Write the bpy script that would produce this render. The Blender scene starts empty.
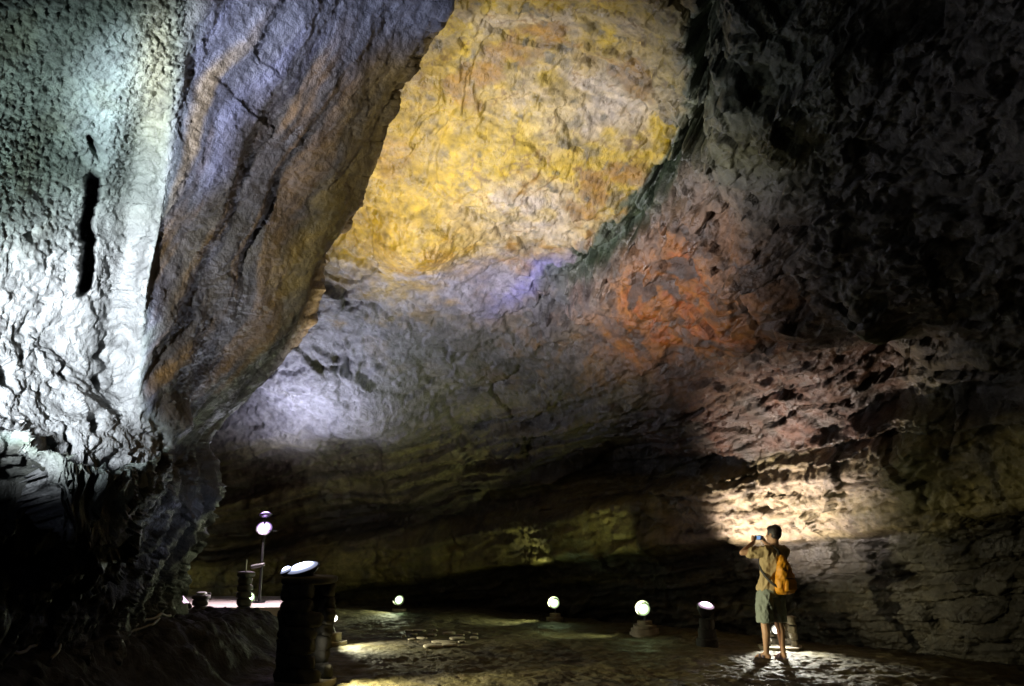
import bpy, bmesh, math, random
import numpy as np
from mathutils import Vector, Matrix, Euler

random.seed(7)
SC = bpy.context.scene
COL = SC.collection
R = math.radians
F32 = np.float32

# ------------------------------------------------------------------ camera
PITCH, FOC, EYE = R(13.4), 800.0, 1.6
cam_d = bpy.data.cameras.new('camera')
cam = bpy.data.objects.new('camera', cam_d)
COL.objects.link(cam)
cam.location = (0, 0, EYE)
cam.rotation_euler = (R(90) + PITCH, 0, 0)
cam_d.sensor_width = 36
cam_d.lens = 36 * FOC / 1024
cam_d.clip_start = 0.05
cam_d.clip_end = 500
SC.camera = cam
CP, SP = math.cos(PITCH), math.sin(PITCH)


def bearing(px, py):
    """unit direction of a sight line surveyed from the tripod"""
    a = (np.asarray(px, float) - 512) / FOC
    b = (343 - np.asarray(py, float)) / FOC
    d = np.stack([a + 0 * b, CP - SP * b + 0 * a, SP + CP * b + 0 * a], -1)
    return d / np.linalg.norm(d, axis=-1, keepdims=True)


def at(px, py, r):
    d = bearing(px, py)
    return Vector((d[0] * r, d[1] * r, EYE + d[2] * r))


def at_y(px, py, y):
    d = bearing(px, py)
    return Vector((d[0] * y / d[1], y, EYE + d[2] * y / d[1]))


def survey(P):
    """plate coordinates of points seen from the tripod"""
    x, y, z = P[..., 0], P[..., 1], P[..., 2] - EYE
    f = np.maximum(y * CP + z * SP, 0.05)
    u = -y * SP + z * CP
    return 512 + FOC * x / f, 343 - FOC * u / f


# ------------------------------------------------------------------ noise
_rng = np.random.RandomState(11)
_perm = _rng.permutation(256).astype(np.int32)
_perm = np.concatenate([_perm, _perm, _perm])
_g = _rng.normal(size=(256, 3)).astype(F32)
_g /= np.linalg.norm(_g, axis=1, keepdims=True)


def pn(P, s=1.0, off=0.0):
    """3D gradient noise, about -1..1"""
    P = np.asarray(P, F32) * np.asarray(s, F32) + F32(off)
    shp = P.shape[:-1]
    P = P.reshape(-1, 3)
    out = np.empty(len(P), F32)
    CH = 200000
    for c in range(0, len(P), CH):
        p = P[c:c + CH]
        i = np.floor(p).astype(np.int32)
        f = p - i
        i &= 255
        w = f * f * f * (f * (f * 6 - 15) + 10)
        acc = 0
        for dx in (0, 1):
            wx = w[:, 0] if dx else 1 - w[:, 0]
            a = _perm[i[:, 0] + dx]
            for dy in (0, 1):
                wy = w[:, 1] if dy else 1 - w[:, 1]
                b = _perm[a + i[:, 1] + dy]
                for dz in (0, 1):
                    wz = w[:, 2] if dz else 1 - w[:, 2]
                    g = _g[_perm[b + i[:, 2] + dz]]
                    d = g[:, 0] * (f[:, 0] - dx) + g[:, 1] * (f[:, 1] - dy) + g[:, 2] * (f[:, 2] - dz)
                    acc = acc + wx * wy * wz * d
        out[c:c + CH] = acc * 1.5
    return out.reshape(shp)


def fbm(P, s, octv=4, gain=0.5, off=0.0):
    a, t = 1.0, 0
    for k in range(octv):
        t = t + a * pn(P, np.asarray(s) * (2.03 ** k), off + 17.3 * k)
        a *= gain
    return t


def sst(a, b, x):
    t = np.clip((x - a) / (b - a), 0, 1)
    return t * t * (3 - 2 * t)


def stair(t, sharp=0.82):
    """terrace: flat treads with steep risers, like flaked rock plates"""
    k = np.floor(t)
    return k + sst(sharp, 1.0, t - k) + 0.25 * (t - k)


_cell = np.random.RandomState(5).rand(4096, 7).astype(F32)


def facets(P, s=1.0, tilt=0.6, off=0):
    """broken rock: every cell is its own tilted flat face. returns (height, distance to the cell edge)"""
    P = (np.asarray(P, F32) * np.asarray(s, F32)).astype(F32)
    shp = P.shape[:-1]
    P = P.reshape(-1, 3)
    H = np.empty(len(P), F32)
    E = np.empty(len(P), F32)
    CH = 150000
    for c in range(0, len(P), CH):
        p = P[c:c + CH]
        i0 = np.floor(p).astype(np.int64)
        f1 = np.full(len(p), 1e9, F32)
        f2 = np.full(len(p), 1e9, F32)
        h = np.zeros(len(p), F32)
        for dx in (-1, 0, 1):
            for dy in (-1, 0, 1):
                for dz in (-1, 0, 1):
                    q = i0 + np.array([dx, dy, dz])
                    k = (q[:, 0] * 73856093 ^ q[:, 1] * 19349663 ^ q[:, 2] * 83492791 ^ (off * 7919)) & 4095
                    r = _cell[k]
                    v = p - (q + r[:, :3]).astype(F32)
                    d = (v * v).sum(1)
                    hh = (r[:, 6] - 0.5) + tilt * 2 * ((r[:, 3:6] - 0.5) * v).sum(1)
                    m = d < f1
                    f2 = np.where(m, f1, np.minimum(f2, d))
                    h = np.where(m, hh, h)
                    f1 = np.where(m, d, f1)
        H[c:c + CH] = h
        E[c:c + CH] = np.sqrt(f2) - np.sqrt(f1)
    return H.reshape(shp), E.reshape(shp)


def field(C, rr, eps=0.10):
    C = np.asarray(C)
    n = len(C)
    D = np.sqrt(((C[:, None] - C[None]) ** 2).sum(-1) + eps * eps)
    A = np.zeros((n + 1, n + 1))
    A[:n, :n] = D
    A[:n, n] = A[n, :n] = 1
    A[:n, :n] -= np.eye(n) * 0.004
    sol = np.linalg.solve(A, np.concatenate([np.log(rr), [0]]))

    def ev(d):
        shp = d.shape[:-1]
        d = d.reshape(-1, 3)
        o = np.empty(len(d))
        for c in range(0, len(d), 100000):
            q = d[c:c + 100000]
            dd = np.sqrt(np.maximum(2 - 2 * q @ C.T, 0) + eps * eps)
            o[c:c + 100000] = dd @ sol[:n] + sol[n]
        return np.exp(o).reshape(shp)
    return ev


def polyx(pts, y):
    p = np.asarray(sorted([(b, a) for a, b in pts]), float)
    return np.interp(y, p[:, 0], p[:, 1])


def polyy(pts, x):
    p = np.asarray(sorted(pts), float)
    return np.interp(x, p[:, 0], p[:, 1])


def polydist(pts, px, py):
    """signed distance to an open line, + on its right side when walking along it (plate units)"""
    best = np.full(px.shape, 1e9)
    sg = np.ones(px.shape)
    for (x0, y0), (x1, y1) in zip(pts[:-1], pts[1:]):
        dx, dy = x1 - x0, y1 - y0
        t = np.clip(((px - x0) * dx + (py - y0) * dy) / (dx * dx + dy * dy), 0, 1)
        ex, ey = px - x0 - t * dx, py - y0 - t * dy
        d = np.hypot(ex, ey)
        m = d < best
        best = np.where(m, d, best)
        sg = np.where(m, np.sign(dy * (px - x0) - dx * (py - y0)), sg)
    return best * sg


def blob(px, py, cx, cy, rx, ry, ang=0.0):
    c, s = math.cos(R(ang)), math.sin(R(ang))
    u = ((px - cx) * c + (py - cy) * s) / rx
    v = (-(px - cx) * s + (py - cy) * c) / ry
    return np.exp(-(u * u + v * v))


# ------------------------------------------------------------------ materials
def mat(name, col, rough=0.6, metal=0.0, bump=0.0, bscale=40, var=0.0, vscale=8, emit=None, estr=0.0, spec=0.5):
    m = bpy.data.materials.new(name)
    m.use_nodes = True
    nt = m.node_tree
    b = nt.nodes['Principled BSDF']
    b.inputs['Base Color'].default_value = (*col, 1)
    b.inputs['Roughness'].default_value = rough
    b.inputs['Metallic'].default_value = metal
    b.inputs['Specular IOR Level'].default_value = spec
    tc = nt.nodes.new('ShaderNodeTexCoord')
    if var > 0:
        n = nt.nodes.new('ShaderNodeTexNoise')
        n.inputs['Scale'].default_value = vscale
        n.inputs['Detail'].default_value = 6
        nt.links.new(tc.outputs['Object'], n.inputs['Vector'])
        mr = nt.nodes.new('ShaderNodeMapRange')
        mr.inputs['From Min'].default_value = 0.3
        mr.inputs['From Max'].default_value = 0.7
        mr.inputs['To Min'].default_value = 1 - var
        mr.inputs['To Max'].default_value = 1 + var
        nt.links.new(n.outputs['Fac'], mr.inputs['Value'])
        mx = nt.nodes.new('ShaderNodeVectorMath')
        mx.operation = 'SCALE'
        mx.inputs[0].default_value = col
        nt.links.new(mr.outputs['Result'], mx.inputs['Scale'])
        nt.links.new(mx.outputs['Vector'], b.inputs['Base Color'])
    if bump > 0:
        n = nt.nodes.new('ShaderNodeTexNoise')
        n.inputs['Scale'].default_value = bscale
        n.inputs['Detail'].default_value = 5
        nt.links.new(tc.outputs['Object'], n.inputs['Vector'])
        bp = nt.nodes.new('ShaderNodeBump')
        bp.inputs['Strength'].default_value = 1.0
        bp.inputs['Distance'].default_value = bump
        nt.links.new(n.outputs['Fac'], bp.inputs['Height'])
        nt.links.new(bp.outputs['Normal'], b.inputs['Normal'])
    if emit:
        b.inputs['Emission Color'].default_value = (*emit, 1)
        b.inputs['Emission Strength'].default_value = estr
    return m


def rock_mat(name, rough_lo=0.5, rough_hi=0.85, bump=0.012, s1=14, wet=0.35, var=0.35):
    m = bpy.data.materials.new(name)
    m.use_nodes = True
    nt = m.node_tree
    L = nt.links.new
    b = nt.nodes['Principled BSDF']
    at_ = nt.nodes.new('ShaderNodeAttribute')
    at_.attribute_name = 'mineral_and_light'
    tc = nt.nodes.new('ShaderNodeTexCoord')

    def noise(scale, det, rough=0.6):
        n = nt.nodes.new('ShaderNodeTexNoise')
        n.inputs['Scale'].default_value = scale
        n.inputs['Detail'].default_value = det
        n.inputs['Roughness'].default_value = rough
        L(tc.outputs['Object'], n.inputs['Vector'])
        return n.outputs['Fac']

    def mrange(v, a, c, lo, hi):
        q = nt.nodes.new('ShaderNodeMapRange')
        for k, x in zip(('From Min', 'From Max', 'To Min', 'To Max'), (a, c, lo, hi)):
            q.inputs[k].default_value = x
        L(v, q.inputs['Value'])
        return q.outputs['Result']
    n1 = noise(7, 8, 0.65)
    v = mrange(n1, 0.32, 0.68, 1 - var, 1 + var)
    sc_ = nt.nodes.new('ShaderNodeVectorMath')
    sc_.operation = 'SCALE'
    L(at_.outputs['Color'], sc_.inputs[0])
    L(v, sc_.inputs['Scale'])
    L(sc_.outputs['Vector'], b.inputs['Base Color'])
    n2 = noise(s1, 9, 0.62)
    n3 = noise(s1 * 5, 4, 0.6)
    ad = nt.nodes.new('ShaderNodeMath')
    ad.operation = 'MULTIPLY_ADD'
    L(n3, ad.inputs[0])
    ad.inputs[1].default_value = 0.22
    L(n2, ad.inputs[2])
    bp = nt.nodes.new('ShaderNodeBump')
    bp.inputs['Distance'].default_value = bump * 4
    bp.inputs['Strength'].default_value = 0.9
    L(ad.outputs[0], bp.inputs['Height'])
    L(bp.outputs['Normal'], b.inputs['Normal'])
    n4 = noise(3.1, 5)
    L(mrange(n4, 0.38, 0.62, rough_lo, rough_hi), b.inputs['Roughness'])
    b.inputs['Specular IOR Level'].default_value = wet
    return m


ROCK = 0.5          # damp basalt is a dark stone

# ------------------------------------------------------------------ mesh helpers
def link(name, me, m=None, parent=None, smooth=True):
    o = bpy.data.objects.new(name, me)
    COL.objects.link(o)
    if m is not None:
        me.materials.append(m)
    if parent is not None:
        o.parent = parent
    if smooth and len(me.polygons):
        me.polygons.foreach_set('use_smooth', np.ones(len(me.polygons), bool))
    return o


def grid_mesh(name, P, colr, keep=None, m=None, flip=False):
    """quad sheet from an (a, b, 3) lattice"""
    a, b = P.shape[:2]
    idx = np.arange(a * b).reshape(a, b)
    q = np.stack([idx[:-1, :-1], idx[1:, :-1], idx[1:, 1:], idx[:-1, 1:]], -1).reshape(-1, 4)
    if keep is not None:
        q = q[keep.reshape(-1)]
    if flip:
        q = q[:, ::-1]
    used, inv = np.unique(q.reshape(-1), return_inverse=True)
    V = P.reshape(-1, 3)[used]
    me = bpy.data.meshes.new(name)
    me.vertices.add(len(V))
    me.vertices.foreach_set('co', V.astype(F32).reshape(-1))
    me.loops.add(len(q) * 4)
    me.loops.foreach_set('vertex_index', inv.astype(np.int32).reshape(-1))
    me.polygons.add(len(q))
    me.polygons.foreach_set('loop_start', np.arange(0, len(q) * 4, 4, dtype=np.int32))
    me.update(calc_edges=True)
    at_ = me.attributes.new('mineral_and_light', 'FLOAT_COLOR', 'POINT')
    c = np.ones((len(V), 4), F32)
    c[:, :3] = np.clip(colr.reshape(-1, 3)[used] * ROCK, 0.003, 0.85)
    at_.data.foreach_set('color', c.reshape(-1))
    o = link(name, me, m)
    return o


def normals(P):
    du = np.gradient(P, axis=0)
    dv = np.gradient(P, axis=1)
    n = np.cross(du, dv)
    return n / np.maximum(np.linalg.norm(n, axis=-1, keepdims=True), 1e-9)


def mixc(c, col, w):
    w = np.clip(w, 0, 1)[..., None]
    return c * (1 - w) + np.asarray(col) * w


def struct(o):
    o['kind'] = 'structure'
    return o


# ================================================================== THE CAVE
def axis_steps(lo, f0, f1, hi, fine, coarse):
    return np.concatenate([np.linspace(lo, f0, max(2, int((f0 - lo) / coarse)), endpoint=False),
                           np.arange(f0, f1, fine),
                           np.linspace(f1, hi, max(2, int((hi - f1) / coarse)))])


# line of the break where the ochre plate ends and the right-hand rock begins
BREAK = [(716, -160), (708, -60), (704, 0), (700, 60), (690, 125), (665, 175), (635, 212), (585, 258), (545, 290), (480, 330)]


def build_hall():
    az = np.radians(axis_steps(-180, -46, 44, 180, 0.095, 3.0))
    el = np.radians(axis_steps(-16, -11, 42, 90, 0.095, 2.5))
    A, E = np.meshgrid(az, el, indexing='ij')
    D = np.stack([np.sin(A) * np.cos(E), np.cos(A) * np.cos(E), np.sin(E)], -1)
    pts = [
        # foot of the wall
        (100, 600, 19), (200, 600, 20.5), (340, 611, 19.6), (399, 611, 19.4), (470, 615, 18.7), (560, 621, 17.4), (645, 634, 15.8), (720, 642, 15.0),
        (790, 645, 14.4), (900, 645, 13.3), (1024, 650, 12.3), (1150, 660, 11.5),
        # bench level
        (200, 540, 20.5), (340, 545, 19.4), (450, 548, 18.4), (560, 545, 16.5), (645, 535, 15.1), (720, 520, 14.3),
        (790, 510, 13.7), (900, 500, 12.0), (1024, 490, 11.3), (1150, 490, 10.4),
        # wall above the bench
        (250, 470, 20.5), (350, 460, 18.6), (450, 450, 17.4), (560, 450, 16.2), (650, 450, 14.9), (760, 440, 13.4), (900, 410, 11.7), (1024, 380, 10.8),
        # vault
        (100, 380, 21), (225, 430, 19.3), (280, 400, 17), (370, 310, 14), (400, 230, 12.6), (320, 250, 13.5), (500, 300, 13.8), (500, 150, 11), (550, 50, 9.6),
        (450, 0, 9.2), (350, 100, 10.5), (620, 100, 9.9), (600, 250, 12.5), (560, 360, 14.8), (450, 380, 16), (350, 390, 16.6),
        (700, 250, 11.4), (750, 350, 12.1), (800, 200, 10), (750, 50, 8.6), (900, 100, 8.6), (1000, 200, 8.5), (920, 300, 10.2), (1000, 30, 7.5),
        (600, -120, 7.6), (300, -120, 8), (850, -120, 7.2), (1150, 200, 7.6),
    ]
    C = list(bearing([p[0] for p in pts], [p[1] for p in pts]))
    rr = [p[2] for p in pts]
    for a, e, r in [(-52, 0, 4.4), (-52, 20, 4.0), (-52, 40, 4.6), (-90, 0, 3.6), (-90, 30, 4), (-135, 0, 5), (180, 0, 7), (135, 0, 7), (90, 0, 6.5),
                    (60, 0, 7), (60, 25, 6.5), (90, 35, 6), (180, 35, 5.5), (-135, 35, 5), (0, 65, 5.4), (120, 65, 5), (-120, 65, 4.6), (0, 89, 4.8),
                    (45, 50, 5.8), (-40, 50, 5.6)]:
        a, e = R(a), R(e)
        C.append(np.array([math.sin(a) * math.cos(e), math.cos(a) * math.cos(e), math.sin(e)]))
        rr.append(r)
    # below the eye the wall stands upright
    Dq = D.copy()
    lowm = E < R(-6)
    r = field(C, np.array(rr))(Dq)
    base = D * r[..., None] + np.array([0, 0, EYE])
    px, py = survey(base)
    front = D[..., 1] > 0.35
    px = np.where(front, px, np.where(D[..., 0] > 0, 1600, -800))
    N = normals(base)
    s = np.sign((N * D).sum(-1, keepdims=True))
    N = N * s                                   # pointing into the rock
    warp = np.stack([fbm(base, 0.5, 2, off=3), fbm(base, 0.5, 2, off=31), fbm(base, 0.5, 2, off=77)], -1)
    Pw = base + 0.5 * warp
    wx = px + 10 * fbm(base, 1.1, 4, 0.55, off=5)
    wy = py + 10 * fbm(base, 1.1, 4, 0.55, off=9)
    z = base[..., 2]
    # ---- masks
    rag = 7 * fbm(base, 3.2, 4, 0.6, off=7)
    sd = polydist(BREAK, wx + rag, wy + rag)    # <0 on the ochre (left) side while walking down
    lowwall = sst(5.6, 3.4, z) * sst(330, 430, py + 0.02 * px - 75 * sst(500, 340, px))
    rough_right = sst(590, 700, wx) * sst(-0.1, 0.1, front - 0.5)
    # ---- relief: broad swell, then broken faces at falling sizes
    d = 0.30 * fbm(base, 0.32, 2, off=1)
    wf = base + 0.10 * np.stack([fbm(base, 1.6, 3, 0.6, off=11), fbm(base, 1.6, 3, 0.6, off=22), fbm(base, 1.6, 3, 0.6, off=33)], -1)
    bed = 1 + 1.6 * lowwall
    h1, e1 = facets(wf * np.array([1, 1, 1.5]), 0.62, 0.55, 1)
    h2, e2 = facets(wf * np.array([0.85, 0.85, 1.9]), 1.5, 0.6, 2)
    h3, e3 = facets(wf * np.array([0.9, 0.9, 1.8]), 3.7, 0.6, 3)
    h4, e4 = facets(base * np.array([1, 1, 1.4]) + 0.04 * warp, 9.0, 0.6, 4)
    patch = sst(-0.35, 0.45, fbm(base, 0.8, 3, 0.55, off=61))          # smoother and rougher areas
    rr_ = rough_right * (1 - 0.5 * lowwall)
    d = d + (0.10 + 0.12 * rr_) * h1 + (0.022 + 0.035 * patch + 0.10 * rr_) * h2
    d = d + (0.010 + 0.022 * patch + 0.055 * rr_) * h3 + (0.005 + 0.010 * patch + 0.018 * rr_) * h4
    fl1 = stair(fbm(Pw * np.array([1, 1, 1.5]), 0.5, 4, 0.5, off=60) * 2.6, 0.9)
    d = d + (1 - 0.7 * lowwall) * (1 - 0.6 * rr_) * 0.045 * fl1
    d = d + 0.030 * np.exp(-(e1 / 0.03) ** 2) * patch + 0.020 * np.exp(-(e2 / 0.035) ** 2) * (0.3 + rr_)
    d = d + 0.010 * fbm(base, 6.0, 3, 0.6, off=170) + 0.006 * fbm(base, 20, 2, 0.7, off=190)
    # cracks
    cr = np.abs(fbm(Pw * np.array([1, 1, 1.7]), 0.9, 4, 0.5, off=210))
    d = d + 0.06 * np.exp(-(cr / 0.012) ** 2) * sst(-0.05, 0.25, fbm(base, 0.4, 2, off=230))
    # break between plate and right-hand rock: the right side hangs lower, a cleft behind it
    fade = sst(480, 560, px)
    d = d - 0.42 * sst(2, 42, sd) * sst(330, 60, sd) * fade
    d = d + 0.22 * np.exp(-((sd - 12) / 26) ** 2) * fade * h3
    d = d + 0.75 * np.exp(-((sd - 4) / 5.0) ** 2) * (0.55 + 0.9 * fbm(base, 1.0, 2, off=350)) * fade * sst(330, 150, py)
    # bedded lower wall: bench, undercut, gap over the bench; the beds rise to the right
    zz = z - 0.15 * (np.clip(base[..., 0], -7, 9) - 3.9) + 0.14 * fbm(base * np.array([0.35, 0.35, 1]), 0.9, 3, off=250)
    b1, be1 = facets(np.stack([base[..., 0] * 0.45, base[..., 1] * 0.45, zz * 3.6], -1), 1.0, 0.25, 7)
    b2, be2 = facets(np.stack([base[..., 0] * 1.1, base[..., 1] * 1.1, zz * 10.0], -1), 1.0, 0.25, 8)
    bench = sst(1.35, 1.65, zz) * sst(2.75, 2.35, zz)
    gap = np.exp(-((zz - 2.95) / 0.22) ** 2)
    d = d + lowwall * ((0.20 - 0.12 * bench) * b1 + (0.075 - 0.045 * bench) * b2 - 0.30 * bench + 0.42 * gap * (0.5 + 0.8 * fbm(base, 0.5, 2, off=300)))
    flute = fbm(base * np.array([1, 1, 0.12]), 1.6, 3, off=310)
    d = d + lowwall * (1 - bench) * 0.05 * flute
    # hollows and the tongue of rock over the bench
    d = d + 0.9 * blob(px, py, 610, 462, 55, 26, -12) + 0.5 * blob(px, py, 425, 258, 55, 26, 8) * 0
    d = d - 0.45 * blob(px, py, 415, 232, 40, 34, 10)
    d = d + 0.30 * blob(px, py, 745, 210, 22, 60, -25)
    d = d - 0.40 * blob(px, py, 770, 250, 30, 70, -28)
    d = d + 0.6 * blob(px, py, 885, 375, 60, 45, 20)
    d = d - 0.35 * blob(px, py, 925, 450, 28, 60, -8) - 0.3 * blob(px, py, 888, 320, 16, 50, -22)
    d = d * sst(0.0, 0.5, D[..., 1] + 0.6)
    P = base + N * d[..., None]
    # ---- minerals, some light and shade painted in
    v1 = fbm(base, 0.9, 5, 0.6, off=400)
    v2 = fbm(base, 2.3, 4, 0.6, off=430)
    v3 = fbm(base, 6.0, 3, 0.6, off=450)
    c = np.zeros(P.shape) + np.array([0.150, 0.138, 0.118])
    c = mixc(c, (0.21, 0.195, 0.165), 0.8 * sst(0.1, 0.7, v1))
    c = mixc(c, (0.070, 0.062, 0.050), 0.85 * sst(250, 330, wy) * sst(470, 560, wx + 20 * v2) * sst(720, 640, wx))
    c = mixc(c, (0.15, 0.092, 0.035), 0.7 * sst(0.0, 0.45, v2) * sst(440, 520, wx) * sst(240, 320, wy))
    c = mixc(c, (0.075, 0.068, 0.058), sst(0.15, 0.7, -v2))
    # pale lilac vault far left
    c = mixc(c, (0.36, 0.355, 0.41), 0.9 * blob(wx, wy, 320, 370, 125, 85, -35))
    c = mixc(c, (0.24, 0.17, 0.07), 0.7 * sst(0.2, 0.6, v1) * blob(wx, wy, 420, 300, 120, 60))
    # ochre plate
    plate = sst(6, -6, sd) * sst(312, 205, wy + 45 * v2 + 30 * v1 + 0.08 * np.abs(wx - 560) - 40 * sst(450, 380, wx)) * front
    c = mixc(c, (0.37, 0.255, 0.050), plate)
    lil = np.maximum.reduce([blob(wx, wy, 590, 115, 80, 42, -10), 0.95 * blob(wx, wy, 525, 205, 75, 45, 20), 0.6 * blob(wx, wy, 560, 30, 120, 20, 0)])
    c = mixc(c, (0.50, 0.44, 0.38), plate * np.clip(lil * (0.95 + 0.7 * v1), 0, 0.86))  # lamp hot spots painted pale onto the ochre
    c = mixc(c, (0.45, 0.310, 0.012), 0.9 * plate * np.clip(sst(0.0, 0.5, 0.6 * v1 + 0.5 * v2) + 0.9 * blob(wx, wy, 470, 165, 120, 20, -24) + 0.7 * blob(wx, wy, 600, 165, 90, 16, 8), 0, 1) * (1 - 0.6 * lil))
    c = mixc(c, (0.24, 0.12, 0.022), 0.8 * plate * sst(0.25, 0.6, -v1))
    vein = np.abs(fbm(Pw * np.array([1, 1, 1.7]), 0.8, 5, 0.55, off=470))
    c = mixc(c, (0.16, 0.085, 0.02), 0.75 * plate * sst(0.035, 0.008, vein))
    c = mixc(c, (0.09, 0.08, 0.045), 0.8 * plate * sst(0.5, 0.75, fbm(base * np.array([1, 1, 2]), 4.2, 3, 0.6, off=475)))
    c = mixc(c, (0.30, 0.27, 0.22), 0.25 * plate * sst(-0.05, 0.5, fbm(base, 3.3, 5, 0.65, off=485)))
    c = mixc(c, (0.15, 0.12, 0.06), 0.8 * plate * sst(0.45, 0.8, fbm(base * np.array([1, 1, 2.2]), 1.7, 4, 0.55, off=480)))
    c = mixc(c, (0.22, 0.13, 0.02), 0.75 * plate * blob(wx, wy, 395, 235, 70, 50))
    c = mixc(c, (0.30, 0.20, 0.04), 0.6 * plate * blob(wx, wy, 400, 150, 70, 110))
    # violet seam below the plate
    c = mixc(c, (0.25, 0.235, 0.40), 0.95 * blob(wx, wy, 540, 276, 50, 11, -32) + 0.35 * blob(wx, wy, 500, 285, 70, 30, 0))
    c = mixc(c, (0.36, 0.34, 0.38), 0.6 * sst(0.0, 0.5, v2) * blob(wx, wy, 470, 285, 100, 32, 0))
    # shaded face of the break, its dark green painted into the colour
    green = sst(-16, -6, sd) * sst(26, 10, sd) * sst(330, 250, py) * fade
    c = mixc(c, (0.040, 0.058, 0.032), 0.95 * green)
    # rust and pink-brown right-hand rock
    rust = np.clip(1.4 * blob(wx, wy, 708, 278, 82, 56, -35) + 1.0 * blob(wx, wy, 752, 350, 58, 75, -10), 0, 1) * sst(8, 26, sd)
    c = mixc(c, (0.31, 0.105, 0.014), np.clip(1.2 * rust, 0, 1) * (0.8 + 0.4 * v2))
    c = mixc(c, (0.24, 0.11, 0.03), 0.6 * rust * sst(0.2, 0.6, v3))
    c = mixc(c, (0.050, 0.030, 0.020), 0.9 * np.clip(rust * 1.5, 0, 1) * sst(0.0, 0.45, fbm(Pw * np.array([1, 1, 1.5]), 1.9, 4, 0.6, off=575) + 0.6 * h2))  # shadow gaps of raking light painted dark into the rust
    c = mixc(c, (0.15, 0.078, 0.045), 0.9 * blob(wx, wy, 755, 410, 80, 75, 0))
    c = mixc(c, (0.30, 0.19, 0.13), 0.85 * blob(wx, wy, 752, 235, 24, 75, -28))
    c = mixc(c, (0.34, 0.38, 0.29), 0.9 * blob(wx, wy, 765, 50, 90, 90, 0))  # greenish rock, lightened in the colour where lamp light falls short
    c = mixc(c, (0.31, 0.29, 0.14), 0.8 * blob(wx, wy, 785, 115, 70, 32, 0))
    # lower wall: unlit rock painted darker, the lamp-lit bench paler
    c = mixc(c, (0.15, 0.12, 0.065), 0.75 * lowwall)
    c = mixc(c, (0.055, 0.047, 0.030), 0.8 * lowwall * sst(4.6, 6.2, base[..., 0]))  # right end darkened in the colour to stay in shade
    c = mixc(c, (0.075, 0.062, 0.042), 0.85 * lowwall * (1 - bench) * sst(4.2, 3.2, zz))  # shade above and below the bench painted into the rock
    lay = fbm(np.stack([base[..., 0] * 0.25, base[..., 1] * 0.25, zz * 3.2], -1), 1.0, 4, 0.6, off=590)
    c = mixc(c, (0.27, 0.235, 0.125), 0.7 * lowwall * sst(0.05, 0.5, lay))
    c = mixc(c, (0.035, 0.030, 0.020), 0.8 * lowwall * sst(0.05, 0.45, -lay))
    c = mixc(c, (0.026, 0.022, 0.015), 0.9 * lowwall * (1 - bench) * sst(3.6, 5.0, base[..., 0]) * sst(2.2, 1.6, zz))  # shade on the wall foot at the right, painted in
    c = mixc(c, (0.40, 0.35, 0.17), 0.9 * lowwall * bench * sst(-0.4, 0.3, fbm(base * np.array([0.4, 0.4, 1]), 1.2, 3, off=500)))  # glow of the floor lamps put into the bench colour
    c = mixc(c, (0.44, 0.37, 0.29), 0.95 * lowwall * bench * sst(650, 700, px) * sst(1010, 880, px) * (0.75 + 0.5 * lay))  # lamp-lit band painted pale along the bench
    c = mixc(c, (0.040, 0.032, 0.024), 0.85 * sst(2.75, 2.95, zz) * sst(4.6, 3.6, zz) * sst(600, 700, px) * sst(380, 420, py))  # shade over the bench painted into the colour
    c = mixc(c, (0.085, 0.036, 0.019), 0.85 * (1 - bench) * sst(330, 370, wy) * sst(470, 440, wy) * sst(620, 680, wx) * sst(960, 880, wx) * (1 - 0.7 * blob(wx, wy, 742, 425, 14, 45, -6)))  # dim zone above the bench painted dark brown
    c = mixc(c, (0.34, 0.335, 0.19), 0.9 * np.maximum(blob(wx, wy, 925, 450, 32, 62, -8), blob(wx, wy, 888, 318, 15, 46, -22)))  # greenish rock patches with faint lamp spill painted in
    grime = sst(0.25, 0.75, fbm(base * np.array([1, 1, 0.3]), 1.4, 4, off=520))
    c = mixc(c, (0.05, 0.045, 0.035), 0.7 * lowwall * grime)
    c = c * (1 + 0.30 * (h3 * 0.5 + v3 * 0.7)[..., None])
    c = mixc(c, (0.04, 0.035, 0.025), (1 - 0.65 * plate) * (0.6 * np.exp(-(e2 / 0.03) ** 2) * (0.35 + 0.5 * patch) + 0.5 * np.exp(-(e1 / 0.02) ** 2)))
    dark_patch = sst(0.05, 0.6, fbm(Pw * np.array([1, 1, 1.4]), 1.3, 4, 0.6, off=560)) * rough_right * (1 - lowwall) * (1 - np.clip(1.5 * blob(px, py, 765, 70, 110, 110), 0, 1))  # random dark patches in the colour, not in the relief
    c = mixc(c, (0.045, 0.032, 0.024), 0.75 * dark_patch)
    lum = c.mean(-1, keepdims=True)
    c = np.clip(lum + (c - lum) * (1.4 - 0.1 * plate[..., None]), 0.004, 1)
    # ---- split into vault and wall
    yb = polyy([(-2000, 440), (450, 440), (560, 330), (640, 236), (690, 140), (706, 0), (716, -160), (760, -700), (4000, -700)], px)
    qc = (py < yb) & front | (~front & (E > R(45)))
    keep = qc[:-1, :-1]
    m = rock_mat('layered_basalt', 0.32, 0.75, 0.010, 12, 0.5, 0.40)
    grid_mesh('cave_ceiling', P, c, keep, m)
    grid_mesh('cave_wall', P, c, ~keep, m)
    return P, az, el


hallP, hall_az, hall_el = build_hall()
[struct(bpy.data.objects[n]) for n in ('cave_ceiling', 'cave_wall')]


def hall_r(px, py):
    """distance of the hall surface along a sight line"""
    d = bearing(px, py)
    a, e = math.atan2(d[0], d[1]), math.asin(d[2])
    i, j = np.argmin(np.abs(hall_az - a)), np.argmin(np.abs(hall_el - e))
    return float(np.linalg.norm(hallP[i, j] - np.array([0, 0, EYE])))


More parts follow.
